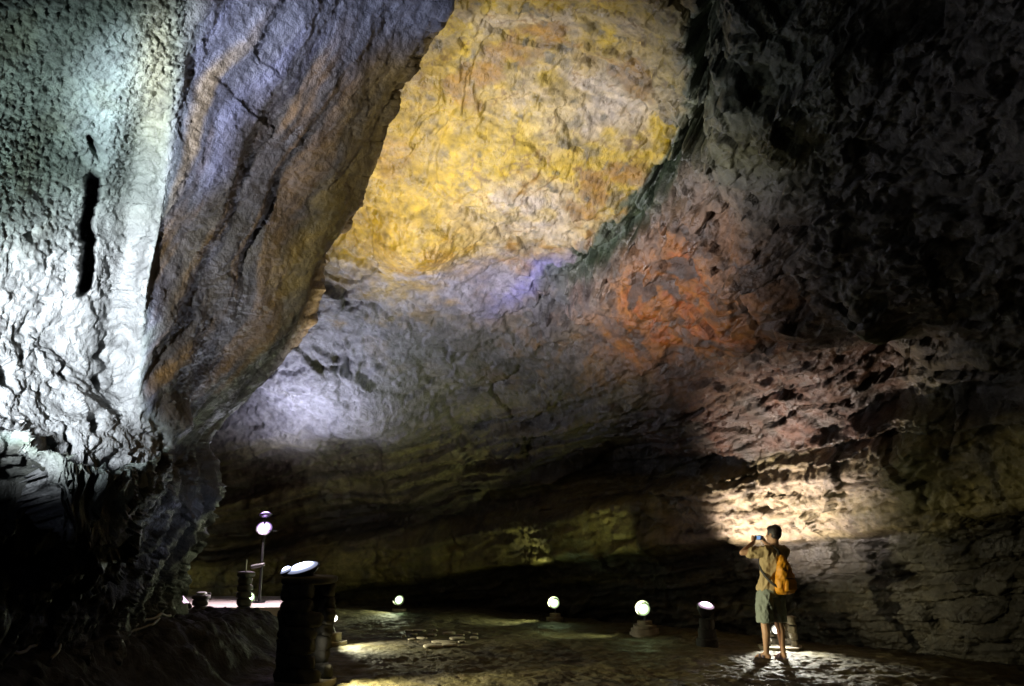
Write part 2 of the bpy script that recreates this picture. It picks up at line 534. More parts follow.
# ---- the left rock: a folded buttress with a lit alcove over a ledge
EDGE = [(620, -420), (560, -300), (500, -150), (470, -60), (450, 0), (437, 35), (405, 85), (388, 130), (374, 165), (357, 215), (332, 265), (312, 320),
        (286, 355), (256, 388), (232, 415), (216, 436), (212, 448), (221, 470), (222, 492), (212, 522), (196, 545), (187, 562), (180, 600), (172, 640), (168, 760)]
RIM = [(-500, 392), (0, 432), (40, 446), (80, 462), (110, 470), (140, 464), (165, 446), (190, 432), (600, 400)]


def build_buttress():
    py = np.arange(-320, 730, 1.3)
    nu, nb = 470, 40
    u = np.linspace(0, 1, nu) ** 0.85
    U, PY = np.meshgrid(u, py, indexing='ij')
    jit = 5 * pn(np.stack([PY * 0 + 0.3, PY * 0.035, PY * 0], -1)) + 4 * stair(2 * pn(np.stack([PY * 0 + 0.9, PY * 0.05, PY * 0], -1)), 0.9) + 3 * pn(np.stack([PY * 0 + 0.7, PY * 0.11, PY * 0], -1))
    S = polyx(EDGE, PY) + jit * sst(1, 0, PY / 900)
    L0 = -430.0
    PX = L0 + (S - L0) * U
    pts = [(-420, 0, 3.6), (-420, 300, 3.5), (-420, 600, 3.6), (-200, 0, 3.9), (-200, 300, 4.1), (-200, 600, 5.0), (0, 0, 4.7), (0, 200, 5.1), (60, 100, 5.4), (90, 220, 6.1),
           (110, 380, 6.5), (60, 340, 6.15), (0, 380, 5.5), (0, 470, 5.3), (100, 500, 6.3), (0, 580, 7.3), (100, 580, 8.2), (155, 300, 6.15), (150, 400, 6.5),
           (175, 200, 6.0), (190, 100, 5.8), (200, 0, 5.5), (185, 300, 6.9), (190, 400, 7.7), (200, 470, 8.8), (215, 200, 6.7), (250, 100, 6.7), (250, 250, 7.6), (280, 0, 6.3),
           (300, 150, 7.4), (350, 60, 7.1), (300, 270, 8.4),
           (450, 0, 7.8), (400, 100, 8.3), (356, 218, 8.9), (305, 330, 9.6), (216, 435, 10.4), (222, 490, 10.4), (190, 550, 10.8), (172, 620, 11.4), (168, 720, 11.4),
           (150, 560, 9.0), (150, 700, 9.6), (0, 700, 8.0), (470, -100, 7.0), (250, -100, 5.8), (0, -150, 4.6), (560, -300, 6.2), (200, -300, 4.8), (-200, -300, 3.9)]
    C = bearing([p[0] for p in pts], [p[1] for p in pts])
    D = bearing(PX, PY)
    r = field(C, np.array([p[2] for p in pts]), 0.05)(D)
    # roll over at the silhouette
    t = S - PX
    w = 26.0
    q = np.clip(1 - t / w, 0, 1)
    r = r + 0.4 * (1 - np.sqrt(np.clip(1 - q * q, 0, 1)))
    # ledge below the alcove
    rim = polyy(RIM, PX) + 5 * pn(np.stack([PX * 0.03, PX * 0 + .5, PX * 0], -1)) + 3 * pn(np.stack([PX * 0.11, PX * 0 + .5, PX * 0], -1))
    am = 0.75 * sst(172, 120, PX) * (0.25 + 0.75 * sst(0, 85, PX))
    dd = PY - rim
    r = r - am * sst(-11, 1, dd) * sst(170, 10, dd)
    # vertical fold between alcove and buttress
    fold = polyx([(210, -320), (196, 0), (184, 100), (166, 200), (152, 300), (143, 380), (150, 420), (170, 445), (180, 720)], PY)
    r = r + 0.30 * np.exp(-((PX - fold + 32) / 22) ** 2) * sst(470, 380, PY) * sst(40, 200, PY)
    base = D * r[..., None] + np.array([0, 0, EYE])
    # trough behind the ledge rim (out of sight from below), shaped for a lamp but left empty
    tt = np.clip((dd + 11) / 12, 0, 1)
    base[..., 2] -= 0.50 * np.sin(np.pi * tt) * sst(165, 120, PX) * sst(20, 85, PX)
    # back of the buttress
    B = np.linspace(0, 1, nb + 1)[1:]
    last = r[-1]
    backs = []
    for b in B:
        rb = last + 0.25 * b ** 0.5 + 9.0 * b ** 1.6
        pxb = S[-1] - 12 * b ** 0.5 - 140 * b
        backs.append(bearing(pxb, PY[-1]) * rb[:, None] + np.array([0, 0, EYE]))
    base = np.concatenate([base, np.array(backs)], 0)
    UU = np.concatenate([U, 1 + np.tile(B[:, None], (1, len(py)))], 0)
    PXX = np.concatenate([PX, np.tile(S[-1], (nb, 1))], 0)
    PYY = np.concatenate([PY, np.tile(PY[-1], (nb, 1))], 0)
    N = normals(base)
    V = base - np.array([0, 0, EYE])
    sgn = np.sign((N * V).sum(-1, keepdims=True))
    sgn[nu - 4:] = sgn[nu - 5]
    N = N * sgn
    foldx = np.concatenate([fold, np.tile(fold[-1], (nb, 1))], 0)
    rimy = np.concatenate([rim, np.tile(rim[-1], (nb, 1))], 0)
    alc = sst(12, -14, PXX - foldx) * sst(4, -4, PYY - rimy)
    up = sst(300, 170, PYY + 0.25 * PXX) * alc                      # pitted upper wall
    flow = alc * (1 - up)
    but = sst(-10, 22, PXX - foldx) * sst(520, 430, PYY)
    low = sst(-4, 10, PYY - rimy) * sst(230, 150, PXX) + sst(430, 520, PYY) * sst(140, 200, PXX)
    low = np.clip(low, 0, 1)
    trans = sst(26, 6, np.abs(PYY - rimy - 2)) * sst(200, 120, PXX)
    wrp = np.stack([fbm(base, 0.7, 2, off=3), fbm(base, 0.7, 2, off=31), fbm(base, 0.7, 2, off=77)], -1)
    Pw = base + 0.3 * wrp
    # streak coordinate runs along the buttress
    rel = (polyx(EDGE, PYY) - PXX)
    Q = np.stack([rel / 26 + 1.2 * pn(base, 0.6, 9), PYY / 330, PXX * 0], -1)
    st = fbm(Q, 1.0, 4, 0.55, off=12)
    g1, ge = facets(Pw, 5.5, 0.6, 13)
    g2, _ = facets(Pw * np.array([1, 1, 1.4]), 2.4, 0.6, 14)
    d = (0.12 - 0.07 * alc) * fbm(base, 0.7, 3, off=1)
    d = d + but * (0.085 * fbm(Q, np.array([0.6, 0.35, 1]), 3, 0.45, off=14) + 0.022 * facets(np.stack([rel / 60, PYY / 150, PXX * 0], -1) + 0.25 * wrp, 1.0, 0.5, 11)[0] + 0.014 * facets(Pw, 4.5, 0.6, 12)[0] + 0.012 * fbm(base, 9, 3, 0.6, off=35) + 0.006 * fbm(base, 30, 2, 0.6, off=36))
    pit = fbm(base, 10.0, 4, 0.7, off=44)
    d = d + up * (0.042 * np.abs(pit) + 0.012 * fbm(base, 32, 2, off=47))
    fq = fbm(Pw * np.array([1, 1, 1.6]), 2.4, 4, 0.52, off=50)
    d = d + flow * (0.020 * stair(fq * 2.0, 0.7) + 0.030 * g2 + 0.012 * g1 + 0.014 * fbm(base, 10, 4, 0.65, off=53))
    curt = fbm(base * np.array([1, 1, 0.16]), 2.2, 4, 0.55, off=60)
    d = d + trans * (0.10 * g2 + 0.05 * g1)
    d = d + low * (0.16 * curt + 0.09 * g2 + 0.03 * g1 + 0.03 * fbm(base, 6, 3, off=65))
    # the black slit and the small holes of the alcove wall
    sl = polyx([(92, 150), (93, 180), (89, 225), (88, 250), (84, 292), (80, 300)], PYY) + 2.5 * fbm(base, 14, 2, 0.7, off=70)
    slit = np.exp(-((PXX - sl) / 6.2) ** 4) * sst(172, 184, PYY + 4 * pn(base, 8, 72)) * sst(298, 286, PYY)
    for hx, hy, hw, hh, dep in [(98, 150, 3, 8, .3), (100, 355, 6, 3, .2), (96, 382, 3, 6, .2), (62, 372, 3, 6, .2), (94, 425, 5, 8, .25), (28, 236, 4, 3, .15),
                                (1, 375, 5, 9, .4), (105, 348, 3, 3, .15), (70, 440, 3, 8, .2), (45, 300, 5, 2, .12), (30, 330, 6, 3, .12)]:
        d = d + dep * blob(PXX + 4 * pn(base, 5, 80), PYY + 5 * pn(base, 5, 90), hx, hy, hw, hh, -20)
    d = d + 0.25 * blob(PXX, PYY, 188, 455, 16, 40, 0) - 0.2 * blob(PXX, PYY, 180, 425, 14, 18, 0)
    d = d + 0.005 * fbm(base, 26, 2, 0.6, off=95)
    damp = np.ones_like(d)
    damp[nu:] = np.linspace(1, 0.3, nb)[:, None]
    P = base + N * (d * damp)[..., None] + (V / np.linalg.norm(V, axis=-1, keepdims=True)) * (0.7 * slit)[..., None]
    # ---- minerals, some shade painted in
    v1 = fbm(base, 1.3, 4, 0.6, off=400)
    v2 = fbm(base, 4.0, 4, 0.6, off=430)
    c = np.zeros(P.shape) + np.array([0.21, 0.26, 0.225])
    c = mixc(c, (0.20, 0.235, 0.17), sst(0.1, 0.6, v1) * 0.7)
    c = mixc(c, (0.26, 0.25, 0.15), 0.8 * blob(PXX, PYY, 160, 70, 24, 110, 5))
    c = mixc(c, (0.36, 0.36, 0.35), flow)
    c = mixc(c, (0.16, 0.165, 0.205), but)
    s2 = fbm(Q, np.array([0.8, 0.5, 1]), 3, 0.5, off=612)
    c = mixc(c, (0.31, 0.24, 0.145), 0.8 * but * sst(0.05, 0.45, s2) * sst(330, 200, PXX) * sst(330, 200, np.abs(PYY - 240) + 40))
    c = mixc(c, (0.27, 0.28, 0.40), 0.8 * but * sst(0.1, 0.35, -s2) * sst(360, 280, PXX))
    c = mixc(c, (0.37, 0.375, 0.42), 0.7 * but * sst(0.2, 0.6, st) * blob(PXX, PYY, 270, 90, 70, 110, 20))
    c = mixc(c, (0.37, 0.28, 0.165), 0.85 * but * np.maximum(blob(PXX, PYY, 211, 225, 9 + 3 * v1, 95, 21), blob(PXX, PYY, 226, 275, 8 + 3 * v1, 85, 21)))
    brown = sst(230, 110, rel + 40 * v1) * sst(0, 110, PYY + 30 * v1) * but
    c = mixc(c, (0.055, 0.042, 0.028), 0.95 * brown)
    c = mixc(c, (0.17, 0.092, 0.028), 0.6 * brown * sst(0.05, 0.5, fbm(Q, np.array([1.1, 1.6, 1]), 4, 0.6, off=640)))
    c = mixc(c, (0.22, 0.145, 0.04), 0.75 * but * sst(75, 15, rel + 25 * v1) * sst(20, 80, PYY) * sst(360, 280, PYY))
    c = mixc(c, (0.032, 0.031, 0.024), 0.95 * low)  # unlit rock below the ledge painted dark
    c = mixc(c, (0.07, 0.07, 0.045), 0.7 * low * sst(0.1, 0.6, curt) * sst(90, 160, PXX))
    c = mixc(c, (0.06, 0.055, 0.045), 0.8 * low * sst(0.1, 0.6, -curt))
    c = mixc(c, (0.012, 0.012, 0.016), sst(0.05, 0.5, slit))  # shade inside the slit painted near black
    c = c * (1 + 0.2 * v2[..., None])
    lum = c.mean(-1, keepdims=True)
    c = np.clip(lum + (c - lum) * 1.25, 0.004, 1)
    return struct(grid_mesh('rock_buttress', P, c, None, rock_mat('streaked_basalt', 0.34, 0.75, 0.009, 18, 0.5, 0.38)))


build_buttress()


# ---- ground
def ground_z(x, y, fine=True):
    x, y = np.asarray(x, float), np.asarray(y, float)
    P = np.stack([x, y, 0 * x], -1)
    bx = x + 0.35 * fbm(P, 0.9, 2, off=5)
    bank = 0.46 * sst(-2.95, -3.9, bx) * sst(4.5, 9.2, y) * sst(14.6, 12.6, y)
    bank = bank + 0.45 * sst(-2.2, -3.6, bx) * sst(9, 4.5, y)
    P = np.stack([x, y, 2.2 * bank], -1)
    bank = bank + 0.62 * sst(-3.4, -5.4, bx) * sst(2.0, 5.0, y) * sst(12, 8.5, y)
    z = bank + 0.05 * fbm(P, 0.5, 3, off=15)
    if fine:
        z = z + 0.011 * fbm(P, 2.2, 3, 0.55, off=25) + 0.010 * stair(fbm(P, 3.0, 3, 0.5, off=35) * 2) + 0.010 * fbm(P, 7, 4, 0.75, off=45)
        z = z + sst(0.1, 0.4, bank) * (0.10 * np.abs(fbm(P, 2.5, 3, off=55)) + 0.03 * fbm(P, 7, 2, off=65))
        z = z - 0.018
    return z


def gz(x, y):
    return float(ground_z(np.array([x]), np.array([y]))[0])


def build_ground():
    az = np.radians(axis_steps(-180, -46, 44, 180, 0.14, 4.0))
    rr = np.concatenate([np.linspace(0.02, 5, 60, endpoint=False), np.arange(5, 19, 0.028), np.geomspace(19, 60, 60)])
    A, Q = np.meshgrid(az, rr, indexing='ij')
    x, y = np.sin(A) * Q, np.cos(A) * Q
    z = ground_z(x, y)
    P = np.stack([x, y, z], -1)
    v1 = fbm(P, 0.8, 4, 0.6, off=100)
    v2 = fbm(P, 4.0, 3, 0.6, off=130)
    c = np.zeros(P.shape) + np.array([0.160, 0.138, 0.062])
    c = mixc(c, (0.085, 0.072, 0.05), sst(0, 0.6, v1))
    c = mixc(c, (0.22, 0.175, 0.11), 0.7 * sst(0.2, 0.7, v2))
    c = mixc(c, (0.020, 0.017, 0.012), sst(-2.7, -3.3, x + 0.4 * v1) * sst(15.5, 14, y))  # left bank painted near black in place of shade
    o = grid_mesh('ground', P, c, None, rock_mat('damp_lava_floor', 0.50, 0.9, 0.008, 20, 0.35, 0.45), flip=True)
    return struct(o)


build_ground()


def ground_hit(px, py):
    """where a sight line meets the ground"""
    d = bearing(px, py)
    t = np.arange(3, 24, 0.01)
    x, y, z = d[0] * t, d[1] * t, EYE + d[2] * t
    g = ground_z(x, y)
    k = np.argmax(z <= g)
    return Vector((x[k], y[k], g[k]))


# ================================================================== THINGS
def empty(name, loc, label, cat, group=None, rz=0.0):
    o = bpy.data.objects.new(name, None)
    COL.objects.link(o)
    o.location = loc
    o.rotation_euler = (0, 0, rz)
    o.empty_display_size = 0.1
    return tag(o, label, cat, group)


def tag(o, label, cat, group=None):
    o['label'] = label
    o['category'] = cat
    if group:
        o['group'] = group
    return o


class Prim:
    """collects closed shapes into one mesh"""

    def __init__(self):
        self.v, self.f = [], []

    def add(self, v, f):
        n = len(self.v)
        self.v += [tuple(q) for q in v]
        self.f += [tuple(i + n for i in q) for q in f]
        return self

    def rings(self, rings, cap=True):
        n = len(rings[0])
        v = [p for r in rings for p in r]
        f = []
        for k in range(len(rings) - 1):
            for i in range(n):
                j = (i + 1) % n
                f.append((k * n + i, k * n + j, (k + 1) * n + j, (k + 1) * n + i))
        if cap:
            f.append(tuple(range(n))[::-1])
            f.append(tuple((len(rings) - 1) * n + i for i in range(n)))
        return self.add(v, f)

    def cap(self, a, b, ra, rb, n=14):
        a, b = Vector(a), Vector(b)
        ax = (b - a).normalized()
        q = ax.to_track_quat('Z', 'Y')
        X, Y = q @ Vector((1, 0, 0)), q @ Vector((0, 1, 0))
        R_ = []
        for k in range(1, 6):
            t = math.pi / 2 * (1 - k / 5)
            R_.append((a - ax * ra * math.sin(t), ra * math.cos(t) + 1e-4))
        for k in range(0, 5):
            t = math.pi / 2 * (k / 5)
            R_.append((b + ax * rb * math.sin(t), rb * math.cos(t) + 1e-4))
        return self.rings([[c + (X * math.cos(w) + Y * math.sin(w)) * r for w in [2 * math.pi * i / n for i in range(n)]] for c, r in R_])

    def chain(self, pts, n=14):
        for (a, ra), (b, rb) in zip(pts[:-1], pts[1:]):
            self.cap(a, b, ra, rb, n)
        return self

    def ell(self, c, r, rot=None, n=18, m=11):
        c = Vector(c)
        M = rot.to_matrix() if rot is not None else Matrix.Identity(3)
        R_ = []
        for k in range(m):
            t = -math.pi / 2 + math.pi * (k + 0.02) / (m - 1 + 0.04)
            R_.append([c + M @ Vector((r[0] * math.cos(t) * math.cos(w), r[1] * math.cos(t) * math.sin(w), r[2] * math.sin(t)))
                       for w in [2 * math.pi * i / n for i in range(n)]])
        return self.rings(R_)

    def loft(self, secs, n=24, pw=2.0):
        """secs: (cx, cy, z, rx, ry)"""
        R_ = []
        for cx, cy, z, rx, ry in secs:
            ring = []
            for i in range(n):
                w = 2 * math.pi * i / n
                cw, sw = math.cos(w), math.sin(w)
                k = (abs(cw) ** pw + abs(sw) ** pw) ** (-1 / pw)
                ring.append(Vector((cx + rx * k * cw, cy + ry * k * sw, z)))
            R_.append(ring)
        return self.rings(R_)

    def box(self, c, s, rot=None):
        c = Vector(c)
        M = rot.to_matrix() if rot is not None else Matrix.Identity(3)
        v = [c + M @ Vector((x * s[0] / 2, y * s[1] / 2, z * s[2] / 2)) for z in (-1, 1) for y in (-1, 1) for x in (-1, 1)]
        return self.add(v, [(0, 2, 3, 1), (4, 5, 7, 6), (0, 1, 5, 4), (2, 6, 7, 3), (0, 4, 6, 2), (1, 3, 7, 5)])

    def mesh(self, name):
        me = bpy.data.meshes.new(name)
        me.from_pydata([tuple(q) for q in self.v], [], self.f)
        me.update()
        return me

    def build(self, name, m, parent=None, smooth=True, bevel=0.0):
        me = self.mesh(name)
        if bevel > 0:
            bm = bmesh.new()
            bm.from_mesh(me)
            ed = [e for e in bm.edges if len(e.link_faces) == 2 and e.calc_face_angle() > 0.6]
            bmesh.ops.bevel(bm, geom=ed, offset=bevel, segments=2, affect='EDGES', profile=0.5)
            bm.to_mesh(me)
            bm.free()
        return link(name, me, m, parent, smooth)

    def fused(self, name, m, parent=None, voxel=0.008, smooth=3, crease=0.0, cs=9.0, seed=0.0):
        """fuse the overlapping shapes into one continuous skin"""
        me = self.mesh(name + '_raw')
        o = bpy.data.objects.new('fuse', me)
        COL.objects.link(o)
        rm = o.modifiers.new('r', 'REMESH')
        rm.mode = 'VOXEL'
        rm.voxel_size = voxel
        sm = o.modifiers.new('s', 'SMOOTH')
        sm.factor = 0.5
        sm.iterations = smooth
        dg = bpy.context.evaluated_depsgraph_get()
        new = bpy.data.meshes.new_from_object(o.evaluated_get(dg))
        new.name = name
        bpy.data.objects.remove(o)
        bpy.data.meshes.remove(me)
        if crease > 0:
            n = len(new.vertices)
            co = np.empty(n * 3, F32)
            no = np.empty(n * 3, F32)
            new.vertices.foreach_get('co', co)
            new.vertices.foreach_get('normal', no)
            co, no = co.reshape(-1, 3), no.reshape(-1, 3)
            f = 1 - np.abs(fbm(co * np.array([1, 1, 0.6]), cs, 3, 0.5, off=seed)) * 1.6
            co = co + no * (crease * (f - 0.5))[:, None].astype(F32)
            new.vertices.foreach_set('co', co.reshape(-1))
            new.update()
        new.materials.clear()
        return link(name, new, m, parent)


def stone_mesh(name, sx, sy, sz, seed, sq=3.2, rough=0.10):
    """a rounded lump of lava stone, sizes are full lengths"""
    bm = bmesh.new()
    bmesh.ops.create_cube(bm, size=2)
    bmesh.ops.subdivide_edges(bm, edges=bm.edges[:], cuts=5, use_grid_fill=True)
    co = np.array([v.co[:] for v in bm.verts])
    k = (np.abs(co) ** sq).sum(1) ** (-1 / sq)
    co = co * k[:, None] * np.array([sx, sy, sz]) / 2
    n = co / np.linalg.norm(co, axis=1, keepdims=True)
    sc_ = min(sx, sy, sz)
    co = co + n * (rough * sc_ * (fbm(co / max(sx, sy, sz) * 2.2, 1.0, 3, 0.6, off=seed * 3.7))[:, None])
    for v, q in zip(bm.verts, co):
        v.co = q
    me = bpy.data.meshes.new(name)
    bm.to_mesh(me)
    bm.free()
    return me


M_STONE = mat('lava_stone', (0.23, 0.205, 0.165), 0.75, bump=0.010, bscale=22, var=0.3, vscale=9)
M_SLAB = mat('pale_cut_stone', (0.33, 0.29, 0.22), 0.7, bump=0.006, bscale=25, var=0.22, vscale=8)
M_DSTONE = mat('dark_lava_stone', (0.045, 0.042, 0.037), 0.85, bump=0.010, bscale=22, var=0.3, vscale=9)
M_UNLIT = mat('unlit_lava_stone', (0.014, 0.013, 0.012), 0.9, bump=0.010, bscale=22)  # lava stone with shade painted in, for the unlit pedestal
M_BLACK = mat('black_metal', (0.02, 0.02, 0.022), 0.45, 0.6)
M_GREYM = mat('grey_metal', (0.22, 0.22, 0.22), 0.4, 0.8, var=0.15)


def glow(name, c, s):
    """frosted lamp glass with a halo put into its glow: fierce over the bulb, tinted and weaker towards the rim"""
    m = mat(name, (0.06, 0.06, 0.06), 0.3, emit=c, estr=s)
    nt = m.node_tree
    a = nt.nodes.new('ShaderNodeAttribute')
    a.attribute_name = 'bulb'
    mu = nt.nodes.new('ShaderNodeMath')
    mu.operation = 'MULTIPLY'
    mu.inputs[1].default_value = s
    nt.links.new(a.outputs['Fac'], mu.inputs[0])
    nt.links.new(mu.outputs[0], nt.nodes['Principled BSDF'].inputs['Emission Strength'])
    return m


def heat(o, vals):
    at_ = o.data.attributes.new('bulb', 'FLOAT', 'POINT')
    at_.data.foreach_set('value', np.asarray(vals, F32))
    return o


def spot(parent, loc, target, power, colr, angle=90, blend=0.5, rad=0.06, name='lamp_beam'):
    l = bpy.data.lights.new(name, 'SPOT')
    l.energy = power
    l.color = colr
    l.spot_size = R(angle)
    l.spot_blend = blend
    l.shadow_soft_size = rad
    o = bpy.data.objects.new(name, l)
    COL.objects.link(o)
    loc, target = Vector(loc), Vector(target)
    q = (target - loc).to_track_quat('-Z', 'Y')
    o.rotation_mode = 'QUATERNION'
    if parent is not None:
        P = parent.matrix_basis
        o.parent = parent
        o.location = P.inverted() @ loc
        o.rotation_quaternion = P.to_quaternion().inverted() @ q
    else:
        o.location = loc
        o.rotation_quaternion = q
    return o


M_VISOR = mat('white_enamel', (0.6, 0.6, 0.56), 0.5, var=0.15)


def flood_head(root, c, aim, dia, lens_m, depth=0.16, stem_to=None, visor=None):
    """round floodlight: bowl housing, rim, bulging front glass, yoke; c and aim are world points"""
    c, aim = Vector(c), Vector(aim)
    base = root.matrix_basis.translation
    c0 = c - base
    q = (aim - c).to_track_quat('Z', 'Y')
    X, Y, Z = q @ Vector((1, 0, 0)), q @ Vector((0, 1, 0)), q @ Vector((0, 0, 1))
    n = 28

    def ring(z, r):
        return [c0 + Z * z + (X * math.cos(w) + Y * math.sin(w)) * r for w in [2 * math.pi * i / n for i in range(n)]]
    r = dia / 2
    Prim().rings([ring(-depth, r * 0.35), ring(-depth * 0.8, r * 0.62), ring(-depth * 0.3, r * 0.95), ring(0.0, r * 1.08), ring(0.012, r * 1.1), ring(0.016, r * 1.02)]).build('housing', M_BLACK, root)
    ks = [1.0, 0.94, 0.86, 0.76, 0.66, 0.56, 0.45, 0.3, 0.05]
    gl = Prim().rings([ring(0.017 + 0.044 * (1 - k * k), r * k) for k in ks]).build('front_glass', lens_m, root)
    heat(gl, np.repeat([0.004 + (1 - 0.004) * math.exp(-((k / 0.42) ** 2.6)) for k in ks], n))  # falloff towards the rim stands in for a soft halo
    if visor:  # hood added so its lit inside flares the lamp shape
        n2 = 15
        vr = []
        for zz, k in ((0.0, 1.10), (r * 0.9, 1.22)):
            for th in (1.0, 0.96):
                vr.append([c0 + Z * zz + (X * math.cos(w) + Y * math.sin(w)) * r * k * th for w in [math.radians(visor + 210 * i / (n2 - 1) - 105) for i in range(n2)]])
        vv = [q_ for q_ in vr[0]] + vr[2] + vr[3] + vr[1]
        ff = []
        for k in range(4):
            for i in range(n2 - 1):
                a_, b_ = k * n2 + i, ((k + 1) % 4) * n2 + i
                ff.append((a_, a_ + 1, b_ + 1, b_))
        ff += [(0, n2, 2 * n2, 3 * n2), (n2 - 1, 4 * n2 - 1, 3 * n2 - 1, 2 * n2 - 1)]
        Prim().add(vv, ff).build('visor', M_VISOR, root)
    if stem_to is not None:
        b = Vector(stem_to) - base
        p = Prim()
        p.cap(b, c0 - Z * depth * 0.7, 0.018, 0.018, 10)
        p.build('bracket', M_GREYM, root)
    return c + Z * 0.075


def slabs(root, secs, m=M_SLAB):
    """stacked round stone slabs: (z0, z1, radius)"""
    for k, (z0, z1, r) in enumerate(secs):
        me = stone_mesh('slab', 2 * r, 2 * r, z1 - z0, k + r * 50, 2.0, 0.05)
        bm = bmesh.new()
        bm.from_mesh(me)
        h = (z1 - z0) / 2
        for v in bm.verts:                       # flatten the ball into a disc with a worn rim
            rr = math.hypot(v.co.x, v.co.y)
            t = min(1.0, abs(v.co.z) / h * 2.2)
            v.co.z = math.copysign(min(h, abs(v.co.z) * 2.2), v.co.z)
            if rr > 1e-4:
                s_ = r * (0.93 + 0.05 * math.sin(5 * math.atan2(v.co.y, v.co.x) + k)) / max(rr, r * 0.6)
                if rr > r * 0.6:
                    v.co.x *= s_
                    v.co.y *= s_
        bm.to_mesh(me)
        bm.free()
        o = link('slab', me, m, root)
        o.location = (0, 0, (z0 + z1) / 2)


def stone_ring_tower(root, rad, height, open_dir, open_deg, m, seed, layer=0.14, thick=0.13, z0=0.0):
    """dry stacked ring of lava stones, left open on one side for the lamp"""
    rnd = random.Random(seed)
    nl = max(2, int(round(height / layer)))
    lh = height / nl
    z = z0
    for k in range(nl):
        ncirc = max(6, int(2 * math.pi * rad / 0.25))
        ph = rnd.random() * 6.28
        for i in range(ncirc):
            a = ph + 2 * math.pi * i / ncirc
            da = (a - open_dir + math.pi) % (2 * math.pi) - math.pi
            if abs(da) < R(open_deg) / 2:
                continue
            rr = rad - thick / 2 + rnd.uniform(-0.015, 0.02)
            w = 2 * math.pi * rad / ncirc * rnd.uniform(1.02, 1.16)
            me = stone_mesh('stone', thick * rnd.uniform(0.95, 1.2), w, lh * rnd.uniform(1.04, 1.16), seed * 31 + k * 7 + i, 5.0, 0.25)
            o = link('stone', me, m, root)
            o.location = (rr * math.cos(a), rr * math.sin(a), z + lh / 2 + rnd.uniform(-.01, .01))
            o.rotation_euler = (rnd.uniform(-.1, .1), rnd.uniform(-.1, .1), a + rnd.uniform(-.12, .12))
        z += lh
    return z


# ---- tall stacked-stone lamp tower in the left foreground with a floodlight on top
TW = ground_hit(304, 684)
TW.z -= 0.02
tower = empty('stone_tower', TW, 'tall dark stacked stone tower with a glaring tilted floodlight on top', 'stone tower')
slabs(tower, [(0.0, 0.07, 0.36)])
ztop = stone_ring_tower(tower, 0.285, 1.02, R(-14), 74, M_DSTONE, 3, z0=0.065)
capm = stone_mesh('cap_stone', 0.58, 0.56, 0.10, 77, 4.5, 0.10)
cap_o = link('cap_stone', capm, M_DSTONE, tower)
cap_o.location = (0, 0, ztop + 0.045)

FL = empty('floodlight', TW + Vector((0, 0, ztop + 0.09)), 'tilted blue white floodlight glaring on top of the dark stone tower', 'floodlight', 'lit lamps of the cave')
aimA = at(520, 190, 12)
cA = TW + Vector((-0.08, -0.05, ztop + 0.165))
lensA = glow('blue_white_glass', (0.6, 0.68, 1.0), 90)
pA = flood_head(FL, cA, cA + Vector((-0.20, -0.30, 0.95)), 0.36, lensA, 0.10, TW + Vector((0.12, 0, ztop + 0.08)))
spot(FL, pA + Vector((0, 0, 0.05)), aimA, 4900, (0.97, 0.94, 1.0), 86, 1.0, 0.12)
F2 = empty('floodlight', TW + Vector((-0.19, -0.04, ztop + 0.09)), 'small second floodlight at the left lip of the stone tower cap', 'floodlight', 'lit lamps of the cave')
c2 = TW + Vector((-0.24, -0.08, ztop + 0.135))
p2 = flood_head(F2, c2, c2 + Vector((-0.35, -0.25, 0.9)), 0.15, lensA, 0.05, TW + Vector((-0.2, -0.04, ztop + 0.08)))
spot(F2, p2 + Vector((0, 0, 0.04)), at(268, 75, 6.7), 500, (0.74, 0.78, 1.0), 42, 1.0, 0.07)

# lamp standing inside that tower, shining out to the right
PERSON_AT = ground_hit(775, 660)
IL = empty('floor_lamp', TW + Vector((0.02, -0.01, 0.07)), 'lamp inside the tall dark tower shining out over the floor', 'lamp', 'lit lamps of the cave')
warmG = glow('warm_white_glass', (1.0, 0.94, 0.72), 40)
cI = TW + Vector((0.02, -0.01, 0.42))
pI = flood_head(IL, cI, cI + Vector((1, -0.05, -0.12)), 0.17, warmG, 0.10, TW + Vector((0.0, 0, 0.08)))
spot(IL, pI + Vector((0.03, 0, 0)), PERSON_AT + Vector((0, 0, 0.95)), 1250, (1.0, 0.90, 0.56), 22, 0.8, 0.05)
spot(IL, pI + Vector((0.03, 0, 0)), pI + Vector((3.0, -0.45, -0.95)), 620, (1.0, 0.90, 0.52), 80, 0.8, 0.05)


# ---- lamps along the foot of the far wall
def floor_lamp(px, py_base, r, head_h, aim, dia, glass, label, slab_list, power, colr, angle=150, sl_mat=M_SLAB, tilt=None, blend=0.6, visor=None):
    b = ground_hit(px, py_base)
    b.z -= 0.015
    ped = None
    if slab_list:
        ped = empty('stone_pedestal', b, slab_list[0], 'pedestal', 'stacked stone lamp pedestals')
        slabs(ped, slab_list[1], sl_mat)
        b = b + Vector((0, 0, slab_list[1][-1][1]))
    o = empty('floor_lamp', b, label, 'lamp', 'lit lamps of the cave')
    c = b + Vector((0, 0, head_h))
    tgt = c + Vector(tilt)
    p = flood_head(o, c, tgt, dia, glass, dia * 0.7, b + Vector((0.0, 0.02, -0.01)), visor)
    spot(o, p, aim, power, colr, angle, blend, dia / 3)
    return o


G_green = glow('green_white_glass', (0.72, 1.0, 0.50), 120)
G_pink = glow('pink_white_glass', (1.0, 0.72, 0.98), 90)
G_viol = glow('violet_white_glass', (0.66, 0.42, 1.0), 130)
G_blue = glow('blue_glass', (0.22, 0.22, 1.0), 14)

